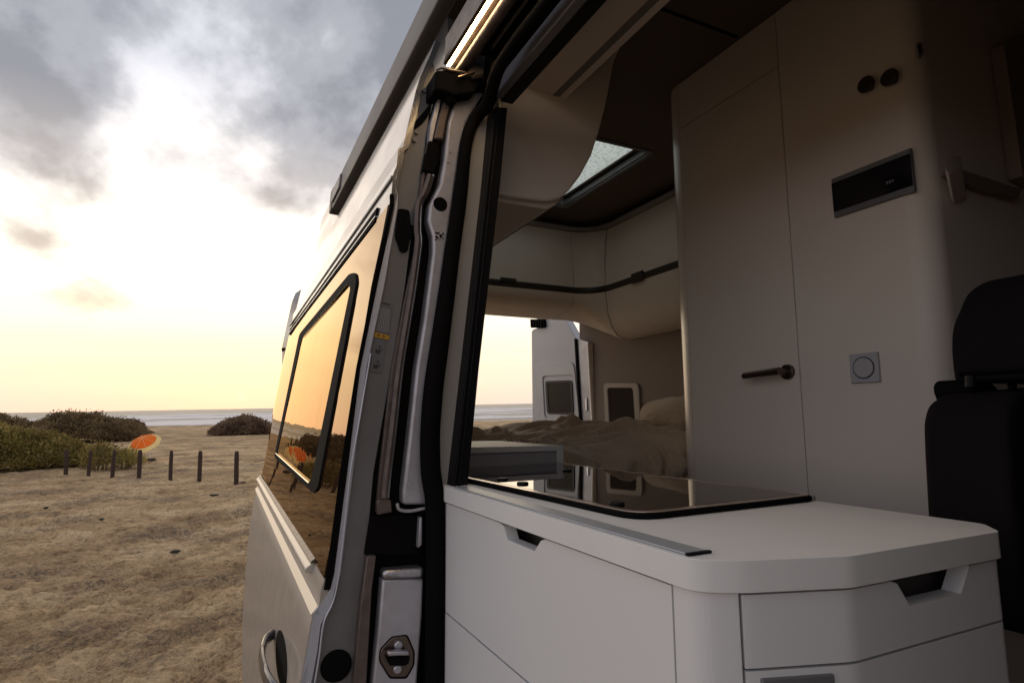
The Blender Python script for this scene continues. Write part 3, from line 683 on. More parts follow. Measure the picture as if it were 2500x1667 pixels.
# silver jamb
jL = [(1116, 225), (1093, 300), (1084, 390), (1073, 450), (1048, 500), (1044, 538), (1056, 577), (1056, 615), (1037, 768), (1016, 900), (1000, 1053), (983, 1200), (984, 1232)]
jR = [(1182, 225), (1140, 300), (1122, 390), (1112, 450), (1102, 520), (1090, 615), (1066, 806), (1048, 950), (1040, 1100), (1042, 1160), (1056, 1232)]
G().prism(py(jL + jR[::-1], YJ + 0.003), (0, 0.03, 0)).mk('jamb_panel', 'jamb_paint', side, bev=0.006, seg=4)
G().tube(spline(py([(970, 1228), (975, 1243), (1000, 1247), (1040, 1240)], YJ), 4), 0.003, 8).mk('jamb_fold', 'jamb_paint', side)
# round hole and welds, dab of sealant
G().disc(onY(1076, 498, YJ + 0.001), (0, 1, 0), 0.0145, 0.02, 28).mk('drain_plug', 'black_rubber', side, bev=0.002)
for a, b_ in ((1101, 370), (1095, 394), (1004, 1190), (1001, 1184)):
    G().disc(onY(a, b_, YJ + 0.001), (0, 1, 0), 0.003, 0.006, 12, 0.005).mk('spot_weld', 'jamb_paint', side)
gg = G()
for k in range(16):
    gg.disc(onY(1062 + random.random() * 24, 566 + random.random() * 22, YJ + 0.001), (0, 1, 0), 0.001 + 0.002 * random.random(), 0.004, 7)
gg.mk('sealant_dab', 'chrome', side)
# dark pocket, then the lower jamb with the striker
G().prism(py([(905, 1258), (1032, 1258), (1030, 1352), (890, 1352)], YJ + 0.02), (0, 0.012, 0)).mk('lock_pocket', 'cavity_black', side)
G().prism(py([(1025, 1262), (1032, 1262), (1031, 1330), (1021, 1338)], YJ + 0.006), (0, 0.02, 0)).mk('pocket_fold', 'jamb_paint', side, bev=0.002)
G().prism(py([(936, 1392), (1036, 1384), (1034, 1412), (934, 1414)], YJ - 0.006), (0, 0.03, 0)).mk('jamb_fold', 'silver_metal', side, bev=0.006, seg=4)
G().prism(py([(934, 1414), (1034, 1412), (1031, 1500), (1018, 1667), (1010, 1950), (890, 1950), (911, 1667), (924, 1540)], YJ), (0, 0.03, 0)).mk('jamb_panel', 'jamb_paint', side, bev=0.004, seg=3)
G().prism(py([(896, 1358), (919, 1356), (908, 1440), (895, 1667), (888, 1950), (850, 1950), (863, 1667), (880, 1480)], YJ + 0.006), (0, 0.02, 0)).mk('weather_strip', 'bronze_strip', side, bev=0.002)
sp_ = rnd(py([(958, 1556), (993, 1551), (1010, 1590), (1009, 1622), (992, 1652), (953, 1652), (928, 1612), (930, 1586)], YJ - 0.003), 0.004, 3)
stp = G().prism(sp_, (0, 0.006, 0)).mk('striker_plate', 'handle_metal', side, bev=0.001)
spo = rnd(py([(956, 1553), (995, 1548), (1013, 1590), (1012, 1623), (993, 1656), (951, 1656), (925, 1613), (927, 1584)], YJ - 0.001), 0.004, 3)
G().prism(spo, (0, 0.004, 0)).mk('striker_gasket', 'black_rubber', side)
for a, b_ in ((974, 1576), (972, 1634)):
    G().disc(onY(a, b_, YJ - 0.009), (0, 1, 0), 0.0072, 0.008, 20, 0.0085).mk('striker_bolt', 'silver_metal', side, bev=0.0015)
st = [onY(946, 1598, YJ - 0.014), onY(950, 1592, YJ - 0.018), onY(997, 1590, YJ - 0.018), onY(1000, 1598, YJ - 0.014)]
G().prism(py([(947, 1590), (998, 1588), (1000, 1600), (947, 1602)], YJ - 0.022), (0, 0.012, 0)).mk('striker_bar', 'silver_metal', side, bev=0.0025, seg=3)
G().prism(py([(943, 1604), (1001, 1602), (998, 1618), (990, 1624), (952, 1624)], YJ - 0.012), (0, 0.004, 0)).mk('striker_pocket', 'cavity_black', side)

# ---- rubber seal round the opening: up the jamb, round the corner, along the top
sc_ = [(1068, 1950), (1062, 1667), (1064, 1400), (1062, 1230), (1052, 1155), (1050, 1060), (1058, 950), (1072, 850), (1090, 720), (1106, 600), (1124, 480), (1138, 350), (1160, 290), (1186, 244)]
P1 = [onY(a, b_, YJ - 0.012) for a, b_ in sc_]
top_x, top_z = onZ(1338, 0, 0.672)[0], 0.672
P2 = [np.array([top_x + 0.0, yy, top_z]) for yy in (0.88, 0.8, 0.6, 0.3, 0.0, -0.28)]
mid = [np.array([0.441, 1.015, 0.622]), np.array([top_x - 0.003, 0.955, 0.655])]
seal_path = spline(P1[:-1] + mid + P2, 4)
kk = len(seal_path)
G().tube(seal_path, [float(min(np.interp(p[1], [0.5, 0.95, 1.02], [0.009, 0.012, 0.0185]), np.interp(p[2], [0.1, 0.5], [0.0185, 0.013]))) for p in seal_path], 12).mk('door_seal', 'black_rubber', side, ang=60)
# ---- grey trim beside it and the black fly-screen post
tL = [(1200, 243), (1164, 305), (1152, 345), (1142, 450), (1132, 500), (1105, 745), (1087, 900), (1074, 1053), (1075, 1142), (1082, 1186)]
tR = [(1202, 243), (1195, 323), (1182, 450), (1172, 500), (1144, 791), (1129, 900), (1113, 1053), (1101, 1142), (1097, 1186)]
trim = G().prism(py(tL + tR[::-1], YJ - 0.004), (0, 0.05, 0)).mk('jamb_trim', 'trim_grey', van, bev=0.003, seg=3)
G().prism(py([(1196, 323), (1204, 323), (1150, 791), (1104, 1184), (1096, 1184), (1142, 791)], YJ - 0.010), (0, 0.01, 0)).mk('trim_edge', 'trim_highlight', trim, bev=0.002)  # highlight along the trim, put in as a lighter strip
post = G().prism(py([(1203, 262), (1240, 262), (1222, 450), (1170, 900), (1142, 1190), (1102, 1190), (1135, 900), (1186, 450)], YJ - 0.035), (0.004, 0.06, 0)).mk('screen_frame', 'black_plastic', van, bev=0.003)
for f0, f1 in ((0.16, 0.26), (0.42, 0.52)):
    tp = (1203 + 37 * f0, 262); tq = (1203 + 37 * f1, 262); bq = (1102 + 40 * f1, 1190); bp_ = (1102 + 40 * f0, 1190)
    G().prism(py([tp, tq, bq, bp_], YJ - 0.041), (0, 0.008, 0)).mk('screen_rib', 'black_plastic', post, bev=0.0015)
def xs(px, zz): return onZ(px, 0, zz)[0]
YE = -0.30
# longitudinal rails over the opening (section fixed, running along y)
def rail(pa, pb, zz, dz, mt_, nm, y1, par, bev=0.002): 
    return G().box(xs(pa, zz), xs(pb, zz), YE, y1, zz, zz + dz).mk(nm, mt_, par, bev=bev)
rail(1436, 1485, 0.655, 0.05, 'black_plastic', 'screen_frame', 1.05, van)
rail(1404, 1436, 0.656, 0.03, 'header_grey', 'header_trim', 1.045, van)
rail(1346, 1402, 0.70, 0.03, 'cavity_black', 'header_channel', 1.05, van)
rail(1384, 1387.5, 0.690, 0.02, 'edge_paint', 'header_rib', 1.03, van, 0)
rail(1262, 1350, 0.725, 0.03, 'cavity_black', 'roller_track', 1.02, van)
rail(1288, 1291, 0.717, 0.02, 'edge_paint', 'track_rib', 0.98, van, 0)
G().tube([(xs(1243, 0.722), YE, 0.722), (xs(1243, 0.722), 1.09, 0.722)], 0.0120, 14).mk('track_tube', 'bronze_strip', van)
hdr = G().prism([(0.445, YE, 0.83), (0.57, YE, 0.83), (0.57, YE, 1.10), (0.52, YE, 1.10), (0.47, YE, 0.98)], (0, 3.4, 0)).mk('roof_rail', 'silver_paint', van)

# ---- awning box with its light strip
zA = 0.865
ya = onZ(820, 507, zA)[1]
x_o = onZ(1033, 0, 0.955)[0]; x_i = onZ(1068, 0, zA)[0]
aw = G().sweep([(x_i, zA), (x_i + 0.012, zA - 0.006), (0.47, zA - 0.004), (0.49, 0.99), (x_o + 0.02, 0.99), (x_o, 0.955)], YE - 1.0, 2.44).mk('awning', 'awning_grey', van, bev=0.003)
aw['label'] = 'dark grey roof awning case with a lit strip'
G().sweep([(x_i + 0.03, zA - 0.012), (0.463, zA - 0.020), (0.466, zA - 0.006), (x_i + 0.03, zA - 0.004)], YE - 1.0, 2.42).mk('awning_lid', 'awning_under', aw)
G().sweep([(x_i - 0.003, zA - 0.004), (0.475, zA - 0.010), (0.495, 0.996), (x_o + 0.018, 0.996), (x_o - 0.005, 0.955)], 2.44, 2.50).mk('end_cap', 'awning_under', aw, bev=0.006, seg=3)
G().prism([(x_o - 0.007, 2.25, 0.945), (x_i - 0.006, 2.25, 0.885), (x_i - 0.006, 2.43, 0.885), (x_o - 0.007, 2.43, 0.945)], (0.006, 0, 0)).mk('cap_reflector', 'trim_grey', aw, bev=0.002)
xl0, xl1 = xs(1191.5, 0.735), xs(1204, 0.735)
G().box(xl0, xl1, YE - 1.0, 1.098, 0.735, 0.741).mk('light_strip', 'led_warm', aw)
G().prism([(xl0 - 0.010, YE - 1, 0.731), (xl0 - 0.002, YE - 1, 0.731), (xl0 - 0.002, YE - 1, 0.745), (xl0 - 0.008, YE - 1, 0.745)], (0, 2.39, 0)).mk('strip_channel', 'bronze_strip', aw, bev=0.001)
G().box(xl0 - 0.002, xl1 + 0.018, YE - 1.0, 1.10, 0.7415, 0.80).mk('strip_channel', 'bronze_strip', aw)

# ---- roller arm bracket between door and track
br = G()
br.prism(py([(1063, 173), (1088, 169), (1140, 180), (1178, 188), (1160, 226), (1112, 234), (1084, 222), (1061, 220)], YJ - 0.03), (0, 0.06, 0))
br.prism(py([(1084, 222), (1118, 240), (1116, 250), (1098, 246)], YJ - 0.02), (0, 0.04, 0))
arm = br.mk('roller_arm', 'cavity_black', van, bev=0.004)
G().tube(py([(1118, 190), (1150, 180), (1158, 176)], YJ - 0.036), 0.003, 8).mk('arm_pin', 'handle_metal', arm)
G().tube(py([(1150, 192), (1178, 185)], YJ - 0.036), 0.0035, 8).mk('arm_pin', 'handle_metal', arm)
G().tube(py([(1066, 172), (1078, 167), (1100, 172), (1136, 178)], YJ - 0.032), 0.0025, 8).mk('arm_edge', 'bronze_strip', arm)

# ---- kitchen unit in the doorway
ZW = -0.12
def wz(px, py_, z_=ZW): p = onZ(px, py_, z_); return (p[0], p[1])
w0 = wz(1084, 1187); w1 = (0.3635, 0.402); w2 = wz(1812, 1368); w3 = wz(2076, 1357); w4 = wz(2441, 1297); w5 = wz(2402, 1278); w6 = (0.774, 1.325); w7 = (w0[0], 1.325)
wt_poly = rnd([(a, b_, ZW) for a, b_ in (w0, w1, w2, w3, w4, w5, w6)] , [0.003, 0.034, 0.012, 0.009, 0.008, 0.010, 0.003], 7)
ky = w0[1]
wt_poly = [np.array([w0[0], 1.325, ZW])] + wt_poly
TH = 0.0265
kit = G().prism([p - np.array([0, 0, TH]) for p in wt_poly], (0, 0, TH)).mk('kitchen_unit', 'worktop_white', van, bev=0.004, seg=3, ang=25)
kit['label'] = 'white kitchen block with worktop, drawers and glass hob lid'
# path round the front for drawer fronts (s measured along it)
path = [p[:2] for p in wt_poly]
# inset path
def inset(path, d):
    out = []
    for i, p in enumerate(path):
        a = np.array(path[max(i - 1, 0)]); b_ = np.array(path[min(i + 1, len(path) - 1)]); t = b_ - a
        if np.linalg.norm(t) < 1e-9: out.append(np.array(p)); continue
        t = t / np.linalg.norm(t); n = np.array([-t[1], t[0]]); out.append(np.array(p) + n * d)
    return out
# travelling towards -y with the cabinet on the left hand (+x)
iend = max(i for i, p in enumerate(path) if abs(p[1] - w4[1]) < 0.02 and p[0] > 0.6)
fp = path[:iend + 1]
pin = inset(fp, 0.004); pback = inset(fp, 0.022)
S = [0.0]
for i in range(1, len(fp)): S.append(S[-1] + float(np.linalg.norm(np.array(fp[i]) - np.array(fp[i - 1]))))
S = np.array(S); PI_ = np.array(pin); PB_ = np.array(pback)
def at_s(s, P): return np.array([np.interp(s, S, P[:, 0]), np.interp(s, S, P[:, 1])])
def s_of_y(y): return float(np.interp(-y, [-p[1] for p in fp[:8]], S[:8])) if False else (fp[0][1] - y)
def panel(s0, s1, zb, ztf, name, mt_, n=60, extra=(), bev=0.0012, P0=None, P1=None):
    P0 = PI_ if P0 is None else P0; P1 = PB_ if P1 is None else P1
    ss = sorted(set([s0, s1] + list(extra) + [float(v_) for v_ in np.linspace(s0, s1, 24)] + [float(v_) for v_ in S if s0 < v_ < s1]))
    V = []; Fq = []; m_ = len(ss)
    for s in ss:
        a = at_s(s, P0); b_ = at_s(s, P1); t_ = ztf(s)
        V += [(a[0], a[1], zb), (a[0], a[1], t_), (b_[0], b_[1], t_), (b_[0], b_[1], zb)]
    for i in range(m_ - 1):
        q, r_ = 4 * i, 4 * i + 4
        for k in range(4): Fq.append([q + k, q + (k + 1) % 4, r_ + (k + 1) % 4, r_ + k])
    Fq.append([0, 1, 2, 3]); Fq.append([4 * m_ - 4 + k for k in (3, 2, 1, 0)])
    return G().add(V, Fq).mk(name, mt_, kit, bev=bev, seg=2, ang=30)
XF = w0[0] + 0.004
def s_y(px, py_): return fp[0][1] - onX(px, py_, XF)[1]
ZT = ZW - TH - 0.0025
nz = [(s_y(1218, 1274), 0), (s_y(1229, 1284), -0.003), (s_y(1238, 1315), onX(1238, 1317, XF)[2] - ZT), (s_y(1303, 1346), onX(1303, 1346, XF)[2] - ZT), (s_y(1318, 1316), -0.004), (s_y(1328, 1313), 0)]
dpt = np.mean([nz[2][1], nz[3][1]]); nz[2] = (nz[2][0], dpt); nz[3] = (nz[3][0], dpt)
ztop = lambda s: ZT + float(np.interp(s, [a for a, _ in nz], [b_ for _, b_ in nz], left=0, right=0))
sV = s_y(1636, 1440)
ZS = onX(1083, 1490, XF)[2]
ex = [a for a, _ in nz]
panel(0.0, sV - 0.001, ZS + 0.0015, ztop, 'drawer_front', 'drawer_white', extra=ex)
panel(0.0, sV - 0.001, -0.70, lambda s: ZS - 0.0015, 'drawer_front', 'drawer_white')
# end face
def s_at(px, py_, zz):                        # arc length of a pixel on the bent end face at height zz
    best = None
    for s in np.linspace(sV, S[-1], 800):
        a = at_s(s, PI_); c_ = R.T @ np.array([a[0], a[1], zz]); x_ = CX + F * c_[0] / c_[2]
        if best is None or abs(x_ - px) < best[0]: best = (abs(x_ - px), s)
    return best[1]
sE = s_at(1807, 1450, ZT); s_end = S[-1]
panel(sV + 0.001, sE - 0.0012, -1.04, lambda s: ZT + 0.0020, 'corner_post', 'drawer_white')
def z_at(px, py_, s):
    a = at_s(s, PI_); lo, hi = -1.0, 0.3
    for _ in range(50):
        md = (lo + hi) / 2; c_ = R.T @ np.array([a[0], a[1], md]); y_ = CY - F * c_[1] / c_[2]
        if y_ > py_: lo = md
        else: hi = md
    return lo
sN = [s_at(x_, 0, zz) for x_, zz in ((2176, ZT), (2190, ZT), (2223, ZT - 0.03), (2348, ZT - 0.03), (2366, ZT))]
zn = 0.5 * (z_at(2221, 1478, sN[2]) + z_at(2344, 1449, sN[3])) - ZT
Z1 = z_at(1900, 1631, s_at(1900, 1631, -0.22))
ntE = [(sN[0], 0), (sN[1], -0.003), (sN[2], zn), (sN[3], zn), (sN[4], 0)]
ztE = lambda s: ZT + float(np.interp(s, [a for a, _ in ntE], [b_ for _, b_ in ntE], left=0, right=0))
panel(sE + 0.001, s_end - 0.002, Z1 + 0.0012, ztE, 'end_drawer_front', 'drawer_white', extra=[a for a, _ in ntE])
panel(sE + 0.001, s_end - 0.002, -0.60, lambda s: Z1 - 0.0012, 'end_drawer_front', 'drawer_white')
# carcass behind the fronts, set back so the joints read dark
car = [tuple(p) for p in inset(fp, 0.055)]
car = [(a, b_, -1.04) for a, b_ in car] + [(0.76, w4[1] + 0.05, -1.04), (0.766, 1.32, -1.04)]
G().prism(car, (0, 0, 0.915)).mk('carcass', 'slot_grey', kit, sm=False)
xb = (w4[0] + 0.0)
G().prism([(xb - 0.005, w4[1] + 0.016, -1.04), (0.766, 0.40, -1.04), (0.766, 1.32, -1.04), (0.74, 1.32, -1.04), (0.74, 0.37, -1.04)], (0, 0, 0.889)).mk('back_panel', 'drawer_white', kit)
# inner strip of the finger cut-outs
hA = at_s(sN[2] + 0.004, inset(fp, 0.045) and np.array(inset(fp, 0.045))); 
# black socket inset low on the end face
q0, q1 = s_at(1862, 1650, -0.25), s_at(2040, 1650, -0.25)
pf = np.array(inset(fp, 0.001)); pf2 = np.array(inset(fp, 0.010))
panel(q0, q1, Z1 - 0.09, lambda s: Z1 - 0.0065, 'socket', 'panel_grey', P0=pf, P1=pf2)
pf3 = np.array(inset(fp, -0.001))
panel(q0 + 0.004, q1 - 0.005, Z1 - 0.085, lambda s: Z1 - 0.0145, 'socket_face', 'screen_black', P0=pf3, P1=pf)
# grey rail let into the worktop
ga, gb = wz(1142, 1187), wz(1768, 1351); gc, gd = wz(1716, 1360), wz(1104, 1190)
gx0, gx1 = w0[0] + 0.009, 0.3945
G().box(gx0, gx1, 0.417, 1.0, ZW + 0.0004, ZW + 0.0022).mk('worktop_rail', 'rail_grey', kit, bev=0.0006)
G().box(gx0 - 0.001, gx1 + 0.001, 0.4125, 0.4165, ZW + 0.0003, ZW + 0.0026).mk('rail_end_cap', 'black_plastic', kit)
# hob and sink under a black glass lid
hz0 = ZW + 0.004
hq = [wz(1132, 1180, hz0), wz(1560, 1277, hz0), wz(1997, 1236, hz0), (0.7685, 1.312)]
hq[0] = (0.404, 1.30)
hq[1] = (0.437, 0.572)
hq[2] = (0.7725, 0.588)
rim = rnd([(a, b_, ZW + 0.0003) for a, b_ in hq], [0.02, 0.045, 0.03, 0.01], 8)
hob = G().prism(rim, (0, 0, 0.0072)).mk('hob', 'black_rubber', kit, bev=0.0022, seg=3)
def shrink(poly, d):
    c_ = np.mean([p[:2] for p in poly], 0); out = []
    n = len(poly)
    for i in range(n):
        a = np.array(poly[i - 1][:2]); b_ = np.array(poly[(i + 1) % n][:2]); t = nv(b_ - a); nn_ = np.array([-t[1], t[0]]); p = np.array(poly[i][:2])
        if nn_ @ (c_ - p) < 0: nn_ = -nn_
        out.append((*(p + nn_ * d), poly[i][2]))
    return out
r2 = shrink(rim, 0.0045); r3 = shrink(rim, 0.0150); r4 = shrink(rim, 0.0175)
V, Fq = ring([np.array(p) for p in r2], [np.array(p) for p in r3], (0, 0, 0.0086), (0, 0, 0.003))
G().add(V, Fq).mk('lid_bevel', 'hob_rim', kit, bev=0.0008)
G().prism([(a, b_, c_ + 0.0055) for a, b_, c_ in r4], (0, 0, 0.003)).mk('glass_lid', 'hob_glass', kit, ang=20)
for px_, py_ in ((1227, 1171), (1276, 1181), (1384, 1149), (1506, 1231)):
    p = onZ(px_, py_, ZW + 0.0088)
    k_ = G().disc((p[0], p[1], ZW + 0.0088), (0, 0, 1), 0.0105, 0.0035, 24, 0.0095).mk('lid_bumper', 'black_plastic', kit, bev=0.001)
# upright edge behind the hob
G().box(0.7745, 0.779, 0.60, 1.318, ZW - 0.01, ZW + 0.0055).mk('worktop_edge', 'trim_grey', kit, bev=0.001)

# ---- low box behind the worktop, at the foot of the bed
yb = 1.335
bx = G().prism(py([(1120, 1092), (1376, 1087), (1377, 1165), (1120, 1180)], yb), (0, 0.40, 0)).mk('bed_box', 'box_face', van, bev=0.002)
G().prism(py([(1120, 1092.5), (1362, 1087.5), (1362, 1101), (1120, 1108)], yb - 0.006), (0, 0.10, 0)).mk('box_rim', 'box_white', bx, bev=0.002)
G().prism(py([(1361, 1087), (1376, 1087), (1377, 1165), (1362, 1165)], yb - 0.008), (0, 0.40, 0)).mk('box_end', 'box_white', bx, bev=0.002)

# ---- shell: floor, far wall, ceiling with hatch opening, roof, rear frame, cab
XW = 1.97
G().box(0.33, XW, -2.3, 3.1, -1.12, -1.05).mk('floor_panel', 'floor_vinyl', van)
G().box(XW, XW + 0.07, -2.3, 3.1, -1.2, 1.12).mk('far_wall', 'lining_brown', van)
ZC = 1.072
hx0, hx1, hy0, hy1 = 0.92, onZ(1582, 378, ZC)[0], onZ(1510, 352, ZC)[1], onZ(1378, 505, ZC)[1]
ceil = G().box(0.50, XW, -2.3, hy0, ZC, ZC + 0.03).box(0.50, XW, hy1, 3.1, ZC, ZC + 0.03).box(0.50, hx0, hy0, hy1, ZC, ZC + 0.03).box(hx1, XW, hy0, hy1, ZC, ZC + 0.03).mk('ceiling', 'ceiling_brown', van, sm=False)
p0, p1 = onZ(1640, 0, ZC - 0.002), onZ(1795, 90, ZC - 0.002)
G().box(0.6, 1.26, p1[1] - 0.004, p1[1] + 0.004, ZC - 0.003, ZC).mk('ceiling_seam', 'cavity_black', ceil)
roof = G()
for a in ((0.50, XW + 0.07, -2.4, hy0), (0.50, XW + 0.07, hy1, 3.12)): roof.box(a[0], a[1], a[2], a[3], 1.12, 1.15)
roof.box(0.50, hx0, hy0, hy1, 1.12, 1.15).box(hx1, XW + 0.07, hy0, hy1, 1.12, 1.15).mk('roof', 'silver_paint', van, sm=False)
# hatch
hw = G(); 
def hbox(a, b_, z0, z1, n0, mt_, par): 
    o2 = [np.array([hx0 + a, hy0 + a, 0]), np.array([hx1 - a, hy0 + a, 0]), np.array([hx1 - a, hy1 - a, 0]), np.array([hx0 + a, hy1 - a, 0])]
    i2 = [np.array([hx0 + b_, hy0 + b_, 0]), np.array([hx1 - b_, hy0 + b_, 0]), np.array([hx1 - b_, hy1 - b_, 0]), np.array([hx0 + b_, hy1 - b_, 0])]
    o2 = rnd(o2, 0.04, 5); i2 = rnd(i2, 0.035, 5); V, Fq = ring(o2, i2, (0, 0, z1), (0, 0, z0)); return G().add(V, Fq).mk(n0, mt_, par, bev=0.0015)
hatch = hbox(-0.012, 0.006, ZC - 0.006, ZC + 0.004, 'roof_hatch', 'panel_grey', van)
hbox(0.0, 0.012, ZC + 0.002, ZC + 0.07, 'hatch_frame', 'panel_grey', hatch)
hbox(0.010, 0.034, ZC + 0.034, ZC + 0.040, 'screen_surround', 'slot_grey', hatch)
hbox(0.016, 0.022, ZC + 0.028, ZC + 0.034, 'blind_track', 'black_plastic', hatch)
G().box(hx0 + 0.01, hx1 - 0.01, hy0 + 0.01, hy1 - 0.01, ZC + 0.044, ZC + 0.048).mk('hatch_pane', 'acrylic', hatch)
pz_ = onZ(1488, 430, ZC + 0.055); G().box(pz_[0] - 0.045, pz_[0] - 0.025, pz_[1] - 0.06, pz_[1] + 0.05, ZC + 0.030, ZC + 0.036).mk('hatch_catch', 'cavity_black', hatch)
# rear frame, cab and front body side (out of frame, they close the van)
G().box(0.50, XW + 0.02, 2.97, 3.08, 0.60, 1.115).box(0.40, 0.48, 2.97, 3.08, -1.12, 0.6).box(0.34, XW, 2.98, 3.08, -1.12, -0.35).mk('rear_frame', 'silver_paint', van, sm=False)
G().prism([(0.14, -0.08, -1.2), (0.42, -0.08, 0.9), (0.56, -0.08, 1.12), (0.62, -0.08, 1.12), (0.5, -0.08, 0.9), (0.22, -0.08, -1.2)], (0, -2.24, 0)).mk('front_side_wall', 'silver_paint', van)  # unseen; edge set further back to cut light reaching the end panel
G().box(0.3, XW + 0.07, -2.42, -2.33, -1.2, 1.12).mk('bulkhead', 'silver_paint', van)
def wheel(x, y, sgn):
    zc_ = -1.32
    prof_ = [(0.0, 0.24), (0.0, 0.31), (0.02, 0.335), (0.06, 0.345), (0.16, 0.345), (0.20, 0.335), (0.22, 0.31), (0.22, 0.24)]
    n = 40; V = []; Fq = []
    for i in range(n):
        a = 2 * math.pi * i / n
        for dx, r_ in prof_: V.append((x + sgn * dx, y + r_ * math.cos(a), zc_ + r_ * math.sin(a)))
    k = len(prof_)
    for i in range(n):
        for j in range(k): Fq.append([i * k + j, i * k + (j + 1) % k, ((i + 1) % n) * k + (j + 1) % k, ((i + 1) % n) * k + j])
    w_ = G().add(V, Fq).mk('wheel', 'tyre', van)
    rg = G().disc((x + sgn * 0.03, y, zc_), (sgn, 0, 0), 0.242, 0.02, 32)
    for i in range(5):
        a = 2 * math.pi * i / 5; c_ = np.array([x + sgn * 0.012, y + 0.14 * math.cos(a), zc_ + 0.14 * math.sin(a)]); rg.disc(c_, (sgn, 0, 0), 0.05, 0.02, 12)
    rg.disc((x + sgn * 0.004, y, zc_), (sgn, 0, 0), 0.06, 0.03, 20); rg.mk('rim', 'silver_metal', w_)
for yy in (2.25, -1.75): wheel(0.22, yy, 1); wheel(XW + 0.05, yy, -1)

# ---- bathroom block across the aisle
XB = 1.27
yl_, yr_ = 1.462, 0.668
def XP(px, py_, x=XB): p = onX(px, py_, x); return (p[1], p[2])
yseam = 0.997; zseam = 0.917
rc = 0.085
wall_poly = [(XB + 0.004, yr_ + 0.03), (XB + 0.004, yl_ - rc)]
def arc(cx0, cy0, r, a0, a1, n=8): return [(cx0 + r * math.cos(t), cy0 + r * math.sin(t)) for t in np.linspace(a0, a1, n)]
P = arc(XB + rc, yl_ - rc, rc, math.pi, math.pi / 2, 10)
core = [(XB + 0.014, yr_ + 0.05), (XB + 0.014, yl_ - rc - 0.01), (XB + 0.06, yl_ - 0.016), (XW - 0.002, yl_ - 0.016), (XW - 0.002, yr_ + 0.05)]
bath = G().prism([(a, b_, -1.05) for a, b_ in core], (0, 0, ZC + 1.05 - 0.002)).mk('bathroom_cabin', 'cavity_black', van, sm=False)
bath['label'] = 'greige bathroom cabin with rounded corner and flush door'
cp = P + [(XW - 0.004, yl_), (XW - 0.004, yl_ - 0.012)] + [(a, b_) for a, b_ in arc(XB + rc, yl_ - rc, rc - 0.012, math.pi / 2, math.pi, 10)]
G().prism([(a, b_, -1.05) for a, b_ in cp], (0, 0, ZC + 1.05 - 0.004)).mk('corner_panel', 'corner_satin', bath, ang=40)
g3 = 0.0016
G().box(XB, XB + 0.013, yseam + g3, yl_ - rc - g3 * 0.6, -1.04, zseam - g3).mk('bathroom_door', 'wall_greige', bath, bev=0.001)
G().box(XB, XB + 0.013, yseam + g3, yl_ - rc - g3 * 0.6, zseam + g3, ZC - 0.004).mk('top_panel', 'wall_greige', bath, bev=0.001)
rr_ = 0.05
rp_ = [(XB, yseam - g3), (XB, yr_ + rr_)] + arc(XB + rr_, yr_ + rr_, rr_, math.pi, 1.5 * math.pi, 9) + [(XW - 0.004, yr_), (XW - 0.004, yr_ + 0.012)] + arc(XB + rr_, yr_ + rr_, rr_ - 0.012, 1.5 * math.pi, math.pi, 9) + [(XB + 0.013, yseam - g3)]
wall = G().prism([(a, b_, -1.05) for a, b_ in rp_], (0, 0, ZC + 1.05 - 0.004)).mk('side_panel', 'wall_greige', bath, ang=25)
# handle
hy_, hz_ = XP(1925, 908)
G().disc((XB - 0.009, hy_, hz_), (1, 0, 0), 0.0185, 0.010, 32, 0.0195).mk('handle_rose', 'handle_metal', bath, bev=0.001)
e0 = XP(1822, 922)
hg = G().tube([(XB - 0.008, hy_, hz_), (XB - 0.042, hy_, hz_)], 0.0085, 14)
hg.tube([(XB - 0.042, hy_ - 0.009, hz_ + 0.001), (XB - 0.042, hy_ + 0.012, hz_), (XB - 0.040, hy_ + 0.05, hz_ - 0.001), (XB - 0.039, hy_ + 0.105, hz_ - 0.003)], [0.0095, 0.0095, 0.009, 0.0085], 14)
hg.mk('door_lever', 'handle_metal', bath)
G().disc((XB - 0.039, hy_ + 0.105, hz_ - 0.003), (0, 1, 0), 0.0088, 0.002, 16).mk('lever_tip', 'chrome', bath)
# hooks, control panel, switch
for a, b_ in ((2127, 212), (2184, 195)):
    y_, z_ = XP(a, b_); g5 = G().disc((XB - 0.022, y_, z_), (1, 0, 0), 0.0185, 0.007, 32, 0.0185); g5.disc((XB - 0.016, y_, z_ - 0.003), (1, 0, 0), 0.007, 0.017, 16)
    g5.mk('coat_hook', 'rail_dark', bath, bev=0.0015)
cpl = [XP(2034, 420), XP(2231, 385), XP(2240, 487), XP(2041, 517)]
ya0, ya1 = (cpl[0][0] + cpl[3][0]) / 2, (cpl[1][0] + cpl[2][0]) / 2; za1, za0 = (cpl[0][1] + cpl[1][1]) / 2, (cpl[2][1] + cpl[3][1]) / 2
G().box(XB - 0.009, XB - 0.0005, ya1, ya0, za0, za1).mk('control_panel', 'panel_grey', bath, bev=0.001)
G().box(XB - 0.0105, XB - 0.0085, ya1 + 0.001, ya0 - 0.001, za0 + 0.013, za1 - 0.012).mk('panel_screen', 'screen_black', bath)
sg_ = G()
for k in range(3): sg_.box(XB - 0.0112, XB - 0.0104, ya1 + 0.038 + 0.006 * k, ya1 + 0.042 + 0.006 * k, za0 + 0.034, za0 + 0.040)
sg_.mk('panel_icon', 'panel_grey', bath, sm=False)
sy0, sz0 = XP(2114, 898)
G().box(XB - 0.008, XB - 0.0005, sy0 - 0.0325, sy0 + 0.0325, sz0 - 0.0325, sz0 + 0.0325).mk('light_switch', 'switch_grey', bath, bev=0.002)
G().disc((XB - 0.0088, sy0, sz0), (1, 0, 0), 0.0245, 0.001, 40).mk('switch_gap', 'cavity_black', bath)
